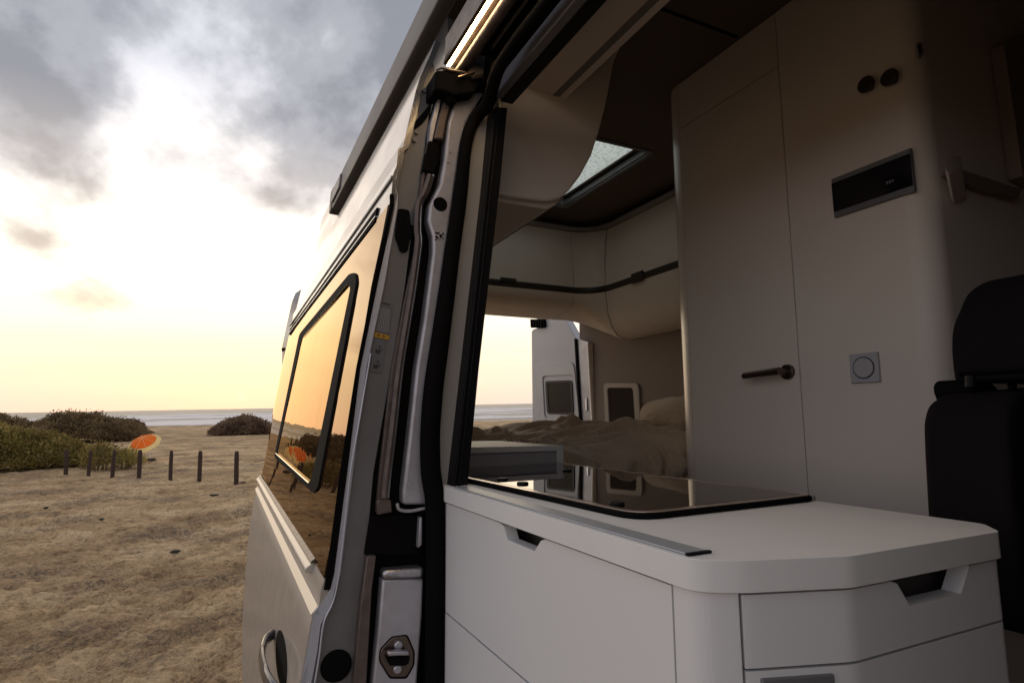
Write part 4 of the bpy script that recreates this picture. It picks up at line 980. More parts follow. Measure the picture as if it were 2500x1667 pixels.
G().disc((XB - 0.0115, sy0, sz0), (1, 0, 0), 0.0215, 0.004, 40, 0.0232).mk('switch_button', 'switch_grey', bath, bev=0.0015)
# fittings on the dark end panel facing forward
yq = yr_ - 0.001
G().prism(py([(2241, 103), (2252, 105), (2256, 132), (2246, 145), (2243, 140)], yq - 0.006), (0, 0.006, 0)).mk('latch_plate', 'trim_grey', bath, bev=0.001)
G().prism(py([(2243, 110), (2248, 111), (2249, 130), (2246, 131)], yq - 0.008), (0, 0.003, 0)).mk('latch_slot', 'cavity_black', bath)
G().prism(rnd(py([(2303, 383), (2345, 379), (2349, 412), (2316, 424), (2306, 410)], yq - 0.05), 0.004), (0.10, 0.045, -0.03)).mk('shelf_bracket', 'soffit_cream', bath, bev=0.003)
G().prism(py([(2316, 424), (2346, 412), (2497, 462), (2488, 484), (2400, 462)], yq - 0.02), (0, 0.018, 0)).mk('dark_strip', 'lining_brown', bath, bev=0.003)  # shadow-like dark strip, put in as a brown slab
p2 = onY(2451, 107, yq - 0.03); p3 = onY(2497, 430, yq - 0.03)
G().prism(py([(2451, 107), (2600, 40), (2620, 500), (2497, 430)], yq - 0.03), (0, 0.028, 0)).mk('cabinet_end', 'lining_brown', bath, bev=0.002)

# ---- overhead lockers: rear and right run with rounded corner; upper doors, dark rail, lower doors curling back
YC, XC, RC = 2.66, 1.80, 0.15
def lpath(s):                                # s<0 along the rear (towards -x), 0..1 round the corner, >1 along the side (towards -y)
    if s <= 0: return np.array([XC - RC + s, YC]), np.array([0., 1.])
    if s <= 1:
        a = math.pi / 2 - s * math.pi / 2; return np.array([XC - RC + RC * math.cos(a), YC - RC + RC * math.sin(a)]), np.array([math.cos(a), math.sin(a)])
    return np.array([XC, YC - RC - (s - 1)]), np.array([1., 0.])
ZR = onY(1300, 698, YC)[2]
def locker(s0, s1, prof, name, mt_, par, n=None, th=0.014, ang=40, lab=None):
    """prof(s) -> list of (offset outward from path, z) from top to bottom; thickness added outward"""
    n = n or max(2, int(abs((min(s1, 1) - max(s0, 0))) * 10) + 2) if (s1 > 0 and s0 < 1) else 2
    ss = np.unique(np.concatenate([np.linspace(s0, s1, 3), np.linspace(max(s0, 0), min(s1, 1), 12) if (s1 > 0 and s0 < 1) else [s0]]))
    V = []; Fq = []; k = len(prof(s0))
    for s in ss:
        p, nn_ = lpath(s)
        pf_ = prof(s)
        for o_, zz in pf_: q = p + nn_ * o_; V.append((q[0], q[1], zz))
        for o_, zz in pf_: q = p + nn_ * (o_ + th); V.append((q[0], q[1], zz + 0.001))
    for i in range(len(ss) - 1):
        a, b_ = i * 2 * k, (i + 1) * 2 * k
        for j in range(k - 1):
            Fq.append([a + j, a + j + 1, b_ + j + 1, b_ + j]); Fq.append([a + k + j + 1, a + k + j, b_ + k + j, b_ + k + j + 1])
        Fq.append([a, b_, b_ + k, a + k]); Fq.append([a + k - 1, a + 2 * k - 1, b_ + 2 * k - 1, b_ + k - 1])
    for a in (0, (len(ss) - 1) * 2 * k):
        for j in range(k - 1): Fq.append([a + j, a + k + j, a + k + j + 1, a + j + 1])
    o = G().add(V, Fq).mk(name, mt_, par, ang=ang)
    return o
ztr = onY(1410, 563, YC)[2]
up = lambda s: [(0.03, ztr - 0.002), (0.012, ztr - 0.10), (0.003, ztr - 0.20), (0.0, ZR + 0.015)]
lk = locker(-1.15, 1.9, lambda s: [(0.012, ztr + 0.022), (0.0, ztr + 0.016), (0.002, ztr + 0.004), (0.016, ztr)], 'overhead_lockers', 'trim_grey', van)
lk['label'] = 'cream overhead lockers wrapping the rear corner above the bed'
gS = 0.0022
s_a, s_b = 0.04, 0.80
locker(-1.15, s_a - gS, up, 'locker_door', 'locker_cream', lk)
locker(s_a + gS * 3, s_b - 0.012, up, 'locker_corner', 'locker_cream', lk)
locker(s_b + 0.012, 1.9, up, 'locker_door', 'locker_cream', lk)
locker(-1.15, 1.9, lambda s: [(-0.002, ZR + 0.016), (-0.004, ZR + 0.010), (-0.004, ZR - 0.012), (-0.001, ZR - 0.018)], 'locker_rail', 'rail_dark', lk)
zbR = onY(1262, 757, YC + 0.13)[2]
zbS = onX(1600, 812, XC + 0.13)[2]
def low(s):
    t = min(max((s - 0.15) / 0.7, 0), 1); t = t * t * (3 - 2 * t); zb_ = zbR * (1 - t) + zbS * t
    return [(0.0, ZR - 0.018), (0.003, ZR - 0.03), (0.016, ZR - 0.03 - (ZR - 0.03 - zb_) * 0.45), (0.055, ZR - 0.03 - (ZR - 0.03 - zb_) * 0.78), (0.10, zb_ + 0.012), (0.16 , zb_), (0.30, zb_ - 0.004)] 
locker(-1.15, s_a - gS, low, 'lower_panel', 'locker_cream', lk)
locker(s_a + gS * 3, s_b - 0.012, low, 'lower_panel', 'locker_cream', lk)
locker(s_b + 0.012, 1.9, low, 'lower_panel', 'locker_cream', lk)
locker(-1.15, 1.9, lambda s: [(0.04, ztr), (0.022, ZR), (0.05, ZR - 0.06)], 'locker_core', 'cavity_black', lk)
for a, b_ in ((1240, 690), (1559, 676)):
    p = onY(a, b_, YC) if a < 1400 else onX(a, b_, XC)
    if a < 1400: G().box(p[0] - 0.045, p[0] + 0.045, YC - 0.012, YC - 0.003, ZR + 0.005, ZR + 0.026).mk('locker_catch', 'rail_dark', lk, bev=0.002)
    else: G().box(XC - 0.012, XC - 0.003, p[1] - 0.045, p[1] + 0.045, ZR - 0.026, ZR + 0.026).mk('locker_catch', 'rail_dark', lk, bev=0.002)

# ---- left overhead locker above the kitchen, with its rounded end
yo = 1.16
ol = [(1225, 230), (1540, 60), (1500, 150), (1492, 187), (1487, 219), (1478, 263), (1462, 326), (1445, 379), (1418, 429), (1391, 464), (1369, 484), (1340, 490), (1324, 489.5), (1262, 482), (1190, 468)]
olp = py(ol, yo)
zoff = ZC - 0.004
olp = [p if p[2] < zoff else np.array([p[0], p[1], zoff]) for p in olp]
kl = G().prism(olp, (0, 1.52, 0)).mk('kitchen_locker', 'locker_cream', van, bev=0.006, seg=3)
ul = [(1379, 482), (1352, 503), (1335, 511), (1325, 509), (1214, 492), (1188, 482), (1190, 470), (1262, 484), (1324, 491), (1345, 491)]
G().prism(py(ul, yo + 0.02), (0, 1.49, 0)).mk('locker_lip', 'soffit_cream', kl, bev=0.003)
q_ = onY(1322, 519, yo + 0.17)
G().tube([(q_[0], q_[1], q_[2]), (q_[0], q_[1] + 1.2, q_[2])], 0.007, 8).mk('locker_edge', 'rail_dark', kl)
# ---- soffit with a slot over the doorway
zs = 0.775
sx0, sx1 = xs(1450, zs), xs(1640, zs); sye = onZ(1326, 292, zs)[1]
sf = G().box(sx0, sx1, YE, sye, zs, zs + 0.10).mk('door_soffit', 'soffit_cream', van, bev=0.003)
G().box(xs(1584, zs), xs(1610, zs), YE, onZ(1322, 268, zs)[1], zs - 0.0012, zs + 0.001).mk('soffit_slot', 'slot_grey', sf)

# ---- far wall niche, rear pillar trims, rear doors
XN = XW - 0.002
fo = rnd([onX(a, b_, XN) for a, b_ in ((1476, 935), (1562, 935), (1570, 1080), (1483, 1080))], 0.03, 5)
fi = rnd([onX(a, b_, XN) for a, b_ in ((1486, 947), (1548, 947), (1556, 1070), (1493, 1070))], 0.02, 5)
V, Fq = ring(fo, fi, (-0.010, 0, 0), (0, 0, 0)); nf = G().add(V, Fq).mk('niche_frame', 'niche_tan', van, bev=0.004)
G().prism(fi, (-0.004, 0, 0)).mk('niche_back', 'niche_dark', nf)
ypl = 2.955
G().prism(py([(1436, 836), (1500, 836), (1510, 1150), (1453, 1150)], ypl), (0, 0.02, 0)).mk('pillar_trim', 'locker_cream', van, bev=0.008, seg=3)
pa = [onY(1408, 826, 3.075), onY(1437, 834, 2.958), onY(1454, 1150, 2.958), onY(1428, 1150, 3.075)]
pf_ = G().prism(pa, (0.03, 0.02, 0)).mk('rear_pillar', 'jamb_paint', van, bev=0.003)
G().prism(py([(1406, 826), (1412, 828), (1432, 1150), (1425, 1150)], 3.07), (0, 0.02, 0)).mk('pillar_seal', 'black_rubber', pf_)
gg = G()
for k in range(60):
    t = k / 59; gg.disc(onY(1435 + 17 * t, 838 + 300 * t, ypl + 0.005), (0, 1, 0), 0.0028, 0.01, 6)
zp = gg.mk('zip', 'chrome', pf_); zp['kind'] = 'stuff'
G().prism(py([(1432, 972), (1446, 972), (1447, 1002), (1433, 1002)], ypl + 0.045), (0, 0.02, 0)).mk('pillar_striker', 'silver_metal', pf_, bev=0.002)
for b_ in (980, 995): G().disc(onY(1438, b_, ypl + 0.04), (0, 1, 0), 0.006, 0.008, 12).mk('striker_bolt', 'handle_metal', pf_)
XD = 2.02
dp = [(1310, 775), (1318, 771), (1364, 766), (1378, 776), (1404, 824), (1436, 838), (1450, 1160), (1301, 1160), (1297, 808), (1302, 803), (1310, 801)]
rd = G().prism([onX(a, b_, XD) for a, b_ in dp], (0.06, 0, 0)).mk('rear_door', 'door_lining', van, bev=0.008, seg=3)
rd['label'] = 'opened right rear door with small window'
ro = rnd([onX(a, b_, XD) for a, b_ in ((1308, 887), (1402, 882), (1418, 1030), (1311, 1034))], 0.06, 6)
ri = rnd([onX(a, b_, XD) for a, b_ in ((1326, 918), (1404, 915), (1412, 1022), (1332, 1022))], 0.04, 6)
V, Fq = ring(ro, ri, (-0.008, 0, 0), (0.001, 0, 0)); G().add(V, Fq).mk('window_moulding', 'door_lining', rd, bev=0.006, seg=3)
ro2 = rnd([onX(a, b_, XD) for a, b_ in ((1332, 930), (1398, 928), (1402, 1012), (1337, 1010))], 0.03, 6)
ri2 = rnd([onX(a, b_, XD) for a, b_ in ((1338, 936), (1394, 934), (1398, 1007), (1342, 1006))], 0.025, 6)
V, Fq = ring(ro2, ri2, (-0.006, 0, 0), (0.0, 0, 0)); G().add(V, Fq).mk('window_frame', 'black_plastic', rd, bev=0.002)
G().prism(ri2, (-0.003, 0, 0)).mk('window_pane', 'small_pane', rd)
bz = G().prism([onX(a, b_, XD - 0.02) for a, b_ in ((1300, 782), (1327, 779), (1329, 797), (1316, 801), (1296, 796))], (0.03, 0, 0))
for k in range(5): bz.prism([onX(a, b_, XD - 0.03) for a, b_ in ((1294 + 6 * k, 779), (1297 + 6 * k, 779), (1298 + 6 * k, 800), (1295 + 6 * k, 800))], (0.03, 0, 0))
bz.mk('door_latch', 'cavity_black', rd, bev=0.002)
# left rear door, swung right back beside the body
ld = [(735, 706), (721, 716), (713, 736), (700, 792), (688, 850), (689, 853), (688, 900), (667, 1027), (650, 1180), (640, 1400), (640, 1700), (720, 1700), (720, 1100), (760, 760)]
lf = py(ld, 3.86); ln_ = [np.array([p[0] + 0.13, 3.24, min(p[2], 0.50)]) for p in lf]; nl = len(lf)
lo_ = G().add(lf + ln_, [list(range(nl)), list(range(2 * nl - 1, nl - 1, -1))] + [[i, (i + 1) % nl, nl + (i + 1) % nl, nl + i] for i in range(nl)]).mk('rear_door', 'silver_paint', van)
lo_['label'] = 'left rear door folded out behind the sliding door'
G().prism(py([(687, 850), (700, 848), (700, 856), (688, 858)], 3.85), (0.1, -0.3, 0)).mk('door_groove', 'black_rubber', lo_)
G().prism(py([(662, 1050), (657, 1062), (656, 1078), (664, 1078)], 3.80), (0.03, -0.05, 0)).mk('door_hinge', 'silver_metal', lo_, bev=0.003)

# ---- seat at the right
ys_ = 0.50
seat = G().prism(rnd(py([(2268, 985), (2290, 962), (2500, 945), (2700, 950), (2720, 1500), (2290, 1500), (2262, 1256), (2255, 1060), (2256, 1015)], ys_), 0.03, 5), (0, -0.10, 0)).mk('cab_seat', 'seat_fabric', van, bev=0.02, seg=4)
seat['label'] = 'dark cab seat with headrest behind the kitchen block'
hr = spline([(2327, 935), (2319, 860), (2322, 800), (2338, 756), (2358, 716), (2394, 691), (2438, 683), (2485, 690), (2530, 715), (2560, 770), (2570, 860), (2560, 940)], 4)
G().prism([onY(a[0], a[1], ys_ - 0.005) for a in hr], (0, -0.11, 0)).mk('headrest', 'seat_fabric', seat, bev=0.042, seg=6)
G().prism(rnd(py([(2255, 1030), (2265, 992), (2285, 974), (2292, 1000), (2300, 1100), (2318, 1300), (2268, 1300), (2257, 1100)], ys_ + 0.008), 0.01), (0, -0.05, 0)).mk('side_bolster', 'seat_side', seat, bev=0.01, seg=3)
G().prism(rnd(py([(2277, 938), (2287, 929), (2326, 934), (2352, 962), (2358, 1060), (2352, 1200), (2350, 1320), (2318, 1320), (2300, 1180), (2288, 1060), (2285, 975), (2278, 960)], ys_ + 0.014), 0.012, 4), (0, -0.05, 0)).mk('seat_belt', 'black_rubber', seat, bev=0.008, seg=3)
G().tube(spline(py([(2424, 960), (2400, 1000), (2395, 1045), (2410, 1120), (2440, 1210), (2470, 1290)], ys_ + 0.0015), 6), 0.0008, 5).mk('stitching', 'thread', seat)
for a, b_ in ((2369, 932), (2470, 938)):
    G().tube([onY(a, b_ - 14, ys_ - 0.05), onY(a, b_ + 14, ys_ - 0.05)], 0.006, 10).mk('headrest_post', 'black_plastic', seat)
G().disc(onY(2369, 932, ys_ + 0.002), (0, 1, 0), 0.005, 0.004, 12).mk('headrest_button', 'trim_grey', seat)

# ---- bed: mattress (part of the fitted bed), blanket and pillow lie on it
G().box(0.50, XW - 0.01, 1.66, 2.93, -0.62, -0.115).mk('mattress', 'mattress', van, bev=0.03, seg=4)
nx, ny, nd = 230, 200, 110
X0, X1 = 0.47, 1.955
U = np.linspace(X0, X1, nx)
# walk: from the back edge over the top and down the front
Lt = 1.36; rb = 0.06
Sv = np.concatenate([np.linspace(0, Lt, ny, endpoint=False), np.linspace(Lt, Lt + 0.62, nd)])
UU, SS = np.meshgrid(U, Sv)
top = SS < Lt
yy = np.where(top, 2.96 - SS, 1.60); zz = np.where(top, -0.088, -0.088)
over = np.clip(SS - (Lt - 0.05), 0, 9)
yy = 2.96 - np.minimum(SS, Lt - 0.05) - 0.10 * (1 - np.exp(-over / 0.10)); zz = -0.088 - np.clip(over - 0.05 * (1 - np.exp(-over / 0.08)), 0, 9)
fr = np.clip(over / 0.09, 0, 1); fr = fr * fr * (3 - 2 * fr)
# big soft folds and sharper creases
def ridge(v_, p=1.0): return (1 - np.abs(v_)) ** p
a1_ = fbm(UU * 2.2 + SS * 0.6, SS * 3.0, 3, 101); a2_ = fbm(UU * 3.0 + 2.2 * SS, SS * 5.6 - UU * 2.0, 4, 111)
cre = ridge(fbm(UU * 2.6 - 1.5 * SS + 0.35 * a1_, SS * 6.5 + 1.2 * UU, 2, 131), 5) 
cre2 = ridge(fbm(UU * 5.0 + 3.5 * SS, SS * 9.0 - 2.0 * UU, 2, 151), 7)
cre3 = ridge(fbm(UU * 3.2 + 0.5 * SS + 0.3 * a2_, SS * 12 - 3.0 * UU, 2, 141), 4)
relief = 0.024 * a1_ + 0.008 * a2_
r_f = np.random.default_rng(77)
def folds(n, ulo, uhi, slo, shi, phi0, dphi, L_, w_, h_):
    out = np.zeros_like(UU)
    for _ in range(n):
        u0, s0 = r_f.uniform(ulo, uhi), r_f.uniform(slo, shi); ph = phi0 + r_f.normal() * dphi
        Lf = L_ * r_f.uniform(0.5, 1.5); wf_ = w_ * r_f.uniform(0.5, 1.6); hf_ = h_ * r_f.uniform(0.4, 1.5); kf = r_f.normal() * 0.9
        a = (UU - u0) * math.cos(ph) + (SS - s0) * math.sin(ph); b2 = -(UU - u0) * math.sin(ph) + (SS - s0) * math.cos(ph) + kf * a * a
        q = b2 / wf_; out = out + hf_ * np.exp(-np.where(q > 0, (q * 1.5) ** 2, (q * 0.75) ** 2)) * np.exp(-(a / Lf) ** 2 * 1.5)
    return out
relief = relief + folds(46, X0, X1, 0.1, Lt, 0.10, 0.42, 0.26, 0.026, 0.026) + folds(70, X0, X1, 0.05, Lt + 0.05, 0.2, 0.7, 0.13, 0.013, 0.014) - 0.026
ff_ = folds(52, X0, X1, Lt - 0.1, Lt + 0.45, math.pi / 2 + 0.35, 0.40, 0.24, 0.020, 0.048)
ff_ = ff_ + folds(60, X0, X1, Lt - 0.1, Lt + 0.4, math.pi / 2 + 0.5, 0.5, 0.13, 0.011, 0.022)
fold_front = 0.75 * ff_ + 0.012 * np.sin(UU * 17 + 2.5 * fbm(UU * 1.3, over * 1.8, 2, 171) + over * 3.0)
zz = zz + np.where(fr > 0, relief * (1 - fr), relief) + 0.02 * np.clip((UU - 1.2) / 0.6, 0, 1) * (1 - fr) + 0.022 * np.exp(-((UU - 1.45) / 0.25) ** 2) * (1 - fr)
zz = zz + 0.045 * np.clip((yy - 2.2) / 0.7, 0, 1) * (1 - fr)
yy = yy - fr * (1.5 * fold_front + 0.01) - 0.3 * relief * fr
fine = 0.0022 * fbm(UU * 60, SS * 60, 2, 201); zz = zz + fine * (1 - fr); yy = yy - fine * fr
Vb = np.stack([UU, yy, zz], -1).reshape(-1, 3); nS_, nU = UU.shape
i, j = np.meshgrid(np.arange(nS_ - 1), np.arange(nU - 1), indexing='ij'); a = (i * nU + j).ravel()
Fb = np.stack([a, a + 1, a + nU + 1, a + nU], 1)
def fastmesh(name, V, Fc, mts, k=4, smooth_=True):
    me = D.meshes.new(name); me.vertices.add(len(V)); me.vertices.foreach_set('co', np.ascontiguousarray(V, dtype=np.float32).ravel())
    me.loops.add(Fc.size); me.loops.foreach_set('vertex_index', np.ascontiguousarray(Fc, dtype=np.int32).ravel())
    me.polygons.add(len(Fc)); me.polygons.foreach_set('loop_start', np.arange(0, Fc.size, k, dtype=np.int32))
    me.update(calc_edges=True)
    if smooth_: me.shade_smooth()
    for mt_ in mts: me.materials.append(mt_)
    return me
m = D.materials.new('blanket'); m.use_nodes = True; nt = m.node_tree; b = nt.nodes['Principled BSDF']
b.inputs['Base Color'].default_value = (0.36, 0.27, 0.195, 1); b.inputs['Roughness'].default_value = 0.95; b.inputs['Sheen Weight'].default_value = 0.25; b.inputs['Specular IOR Level'].default_value = 0.2
tcn = nt.nodes.new('ShaderNodeTexCoord')
wv = nt.nodes.new('ShaderNodeTexWave'); wv.inputs['Scale'].default_value = 38; wv.inputs['Distortion'].default_value = 6; wv.inputs['Detail'].default_value = 3; nt.links.new(tcn.outputs['Object'], wv.inputs[0])
bp = nt.nodes.new('ShaderNodeBump'); bp.inputs['Strength'].default_value = 0.55; bp.inputs['Distance'].default_value = 0.004; nt.links.new(wv.outputs[1], bp.inputs['Height']); nt.links.new(bp.outputs[0], b.inputs['Normal'])
nt.links.new(MIX(RAMP(NZ(7, 4), [(0.4, (0, 0, 0)), (0.6, (1, 1, 1))]), (0.50, 0.375, 0.265), (0.42, 0.31, 0.215)), b.inputs['Base Color'])
MAT['blanket'] = m
cbk = np.array([1.2, 2.2, -0.12])
bl = D.objects.new('blanket', fastmesh('blanket', Vb - cbk, Fb, [m])); C.objects.link(bl); bl.matrix_world = vanpose(cbk); ORG[bl.name] = cbk
sm_ = bl.modifiers.new('thickness', 'SOLIDIFY'); sm_.thickness = 0.006
props(bl, 'crumpled beige waffle blanket spread over the bed and hanging down its front', 'blanket')
# pillow
def pillow(c, dims, rz, name, mt_, label, sd_):
    n1_, n2_ = 64, 48; th_, ph_ = np.meshgrid(np.linspace(0, 2 * math.pi, n1_, endpoint=False), np.linspace(-math.pi / 2, math.pi / 2, n2_), indexing='ij')
    cp_ = np.sign(np.cos(ph_)) * np.abs(np.cos(ph_)) ** 0.7; sp2 = np.sin(ph_)
    ex_ = 0.55
    cx_ = np.sign(np.cos(th_)) * np.abs(np.cos(th_)) ** ex_; sx_ = np.sign(np.sin(th_)) * np.abs(np.sin(th_)) ** ex_
    x_ = cx_ * cp_ * dims[0]; y_ = sx_ * cp_ * dims[1]; z_ = sp2 * dims[2] * (1 - 0.35 * (np.abs(cx_) ** 6 + np.abs(sx_) ** 6) * 0.5)
    cr = 0.010 * (1 - np.abs(fbm(x_ * 9 + y_ * 4, y_ * 5, 2, sd_))) ** 5 + 0.012 * fbm(x_ * 5, y_ * 5, 3, sd_ + 3)
    z_ = z_ + cr * 1.6 * np.sign(sp2); V = np.stack([x_ * math.cos(rz) - y_ * math.sin(rz), x_ * math.sin(rz) + y_ * math.cos(rz), z_], -1).reshape(-1, 3) + np.array([0, 0, dims[2] * 0.8])
    i, j = np.meshgrid(np.arange(n1_), np.arange(n2_ - 1), indexing='ij'); a_ = (i * n2_ + j).ravel(); b2 = (((i + 1) % n1_) * n2_ + j).ravel()
    Fc = np.stack([a_, b2, b2 + 1, a_ + 1], 1)
    o = D.objects.new(name, fastmesh(name, V, Fc, [MAT[mt_]])); C.objects.link(o); o.matrix_world = vanpose(c); ORG[o.name] = np.array(c)
    return props(o, label, 'pillow')
pillow((1.80, 1.93, -0.06), (0.15, 0.24, 0.082), 0.15, 'pillow', 'blanket', 'plump beige pillow leaning by the far wall under the lockers', 300)

# =================================================================== OUTSIDE
# ---- row of wooden posts
k_ = 0.2976
posts = [(363, 495, 640, 'half hidden inside the green shrub at the far left'), (540, 497, 687, 'in front of the green shrub, second post from the left'), (725, 507, 700, 'slightly tilted, third post from the left, by the shrub tip'),
         (922, 500, 712, 'standing before the low scraggly shrub, left of the umbrella'), (1140, 500, 717, 'directly below the orange umbrella canopy'), (1398, 505, 730, 'first post right of the umbrella foot'),
         (1635, 508, 745, 'second post right of the umbrella, on open sand'), (1938, 510, 765, 'tallest looking, nearest to the van door, reddish tint'), (2192, 512, 785, 'half covered by the edge of the van door')]
for idx, (xz, t_, b_, lab) in enumerate(posts):
    bx_ = xz * k_; by_ = 950 + b_ * k_; ty_ = 950 + t_ * k_
    p = ground(bx_, by_); d_ = math.hypot(p[0], p[1])
    r_ = M @ ray(bx_, ty_); tt = d_ / math.hypot(r_[0], r_[1]); hgt = H + r_[2] * tt
    tilt = (0.02, -0.02, 0.05, 0.03, 0.0, 0.0, 0.0, -0.01, 0)[idx]
    rad = 0.047 + 0.004 * math.sin(idx * 2.1); n = 14; lv = 9; V = []; Fq = []
    for l in range(lv + 1):
        zz_ = -0.15 + (hgt + 0.15) * l / lv
        for q in range(n):
            a = 2 * math.pi * q / n; rr2 = rad * (1 + 0.05 * math.sin(q * 2.3 + idx * 3 + l * 0.4)) * (1 - 0.25 * (l == lv))
            V.append((p[0] + rr2 * math.cos(a) + tilt * zz_, p[1] + rr2 * math.sin(a), zz_ + (0.006 if l == lv else 0)))
    for l in range(lv):
        for q in range(n): Fq.append([l * n + q, l * n + (q + 1) % n, (l + 1) * n + (q + 1) % n, (l + 1) * n + q])
    Fq.append(list(range(n))[::-1])
    po = empty('wooden_post', (p[0], p[1], 0), van=False)
    props(po, 'dark round wooden post ' + lab, 'post', 'row of dark wooden posts across the beach')
    G().add(V, Fq).mk('shaft', 'wood_post', po, van=False)
    G().disc((p[0] + tilt * hgt, p[1], hgt - 0.004), (0, 0, 1), rad * 0.74, 0.012, 14, rad * 0.7).mk('cut_end', 'wood_end', po, van=False)

# ---- orange beach umbrella lying over on its pole
ub = ground(370, 1122); du = math.hypot(ub[0], ub[1])
def at_d(px, py_, d_):
    r_ = M @ ray(px, py_); t = d_ / math.hypot(r_[0], r_[1]); return np.array([r_[0] * t, r_[1] * t, H + r_[2] * t])
um = empty('beach_umbrella', ub, van=False)
props(um, 'orange beach umbrella with cream rim leaning on the sand behind the posts', 'umbrella')
ptop = at_d(354, 1074, du)
apex = at_d(350, 1060, du) 
rimL, rimR = at_d(312, 1096, du), at_d(392, 1068, du)
ax_u = nv(rimR - rimL); rad_u = np.linalg.norm(rimR - rimL) / 2
view = nv(np.array([ub[0], ub[1], 0])); up_u = nv(np.cross(ax_u, view)); 
if up_u[2] < 0: up_u = -up_u
nrm = nv(up_u * 0.84 + view * -0.50); w_u = nv(np.cross(nrm, ax_u)); ax_u = nv(np.cross(w_u, nrm))
cen = (rimL + rimR) / 2 
def dome(r0_, r1_, name, mt_, seg0=None, off=0.0, parts=8, subs=5):
    V = []; Fq = []; ns = 8; na = parts * subs
    for i in range(ns + 1):
        q = r0_ + (r1_ - r0_) * i / ns
        for j in range(na):
            a = 2 * math.pi * j / na; sag = 1 - 0.045 * math.sin(math.pi * (j % subs) / subs) * 1.0
            rr2 = rad_u * q * sag; hgt_ = rad_u * 0.44 * (1 - q ** 2.0)
            V.append(cen + ax_u * rr2 * math.cos(a) + w_u * rr2 * math.sin(a) + nrm * (hgt_ + off))
    for i in range(ns):
        for j in range(na): Fq.append([i * na + j, i * na + (j + 1) % na, (i + 1) * na + (j + 1) % na, (i + 1) * na + j])
    if r0_ == 0.02: Fq.append(list(range(na)))
    o = G().add(V, Fq).mk(name, mt_, um, van=False, ang=15)
    sm2 = o.modifiers.new('thickness', 'SOLIDIFY'); sm2.thickness = 0.004
    return o
cano = dome(0.02, 0.80, 'canopy', 'orange_cloth'); dome(0.80, 1.04, 'canopy_rim', 'cream_cloth')
for j in range(8):
    a = 2 * math.pi * j / 8
    pts = [cen + (ax_u * math.cos(a) + w_u * math.sin(a)) * rad_u * q + nrm * (rad_u * 0.44 * (1 - q ** 2) + 0.004) for q in np.linspace(0.03, 1.02, 8)]
    G().tube(pts, 0.006, 5).mk('rib_seam', 'cream_cloth', um, van=False)
G().tube([ub + np.array([0, 0, -0.05]), cen + nrm * rad_u * 0.40], 0.020, 8).mk('pole', 'pole_white', um, van=False)
ft = G().disc(ub + np.array([0, 0, -0.02]), (0, 0, 1), 0.16, 0.07, 20, 0.10).mk('foot', 'stone_dark', um, van=False, bev=0.01)

# ---- dune shrubs
def leafmat(name, c1_, c2_, c3_):
    m_ = D.materials.new(name); m_.use_nodes = True; nt_ = m_.node_tree; b2 = nt_.nodes['Principled BSDF']; b2.inputs['Roughness'].default_value = 0.7; b2.inputs['Specular IOR Level'].default_value = 0.25
    gi = nt_.nodes.new('ShaderNodeNewGeometry'); rp2 = nt_.nodes.new('ShaderNodeValToRGB'); e = rp2.color_ramp.elements; e.new(0.5)
    for el, p_, c_ in zip(e, (0.0, 0.5, 1.0), (c1_, c2_, c3_)): el.position = p_; el.color = (*c_, 1)
    nt_.links.new(gi.outputs['Random Per Island'], rp2.inputs[0])
    tc2 = nt_.nodes.new('ShaderNodeTexCoord'); nz2 = nt_.nodes.new('ShaderNodeTexNoise'); nz2.inputs['Scale'].default_value = 1.6; nt_.links.new(tc2.outputs['Object'], nz2.inputs[0])
    rq = nt_.nodes.new('ShaderNodeValToRGB'); rq.color_ramp.elements[0].position = 0.38; rq.color_ramp.elements[1].position = 0.62; rq.color_ramp.elements[0].color = (0.55, 0.5, 0.48, 1)
    nt_.links.new(nz2.outputs[0], rq.inputs[0]); mx = nt_.nodes.new('ShaderNodeMix'); mx.data_type = 'RGBA'; mx.blend_type = 'MULTIPLY'; mx.inputs[0].default_value = 1
    nt_.links.new(rp2.outputs[0], mx.inputs[6]); nt_.links.new(rq.outputs[0], mx.inputs[7]); nt_.links.new(mx.outputs[2], b2.inputs['Base Color'])
    b2.inputs['Subsurface Weight'].default_value = 0.0
    tl = nt_.nodes.new('ShaderNodeBsdfTranslucent'); nt_.links.new(mx.outputs[2], tl.inputs[0]); mxs = nt_.nodes.new('ShaderNodeMixShader'); mxs.inputs[0].default_value = 0.3
    nt_.links.new(b2.outputs[0], mxs.inputs[1]); nt_.links.new(tl.outputs[0], mxs.inputs[2]); nt_.links.new(mxs.outputs[0], nt_.nodes['Material Output'].inputs[0])
    return m_
green = leafmat('leaf_green', (0.16, 0.135, 0.035), (0.31, 0.26, 0.065), (0.44, 0.32, 0.13))
dark = leafmat('leaf_dark', (0.16, 0.115, 0.055), (0.27, 0.20, 0.095), (0.34, 0.23, 0.14))
brown = leafmat('leaf_brown', (0.17, 0.11, 0.075), (0.29, 0.185, 0.13), (0.25, 0.20, 0.11))
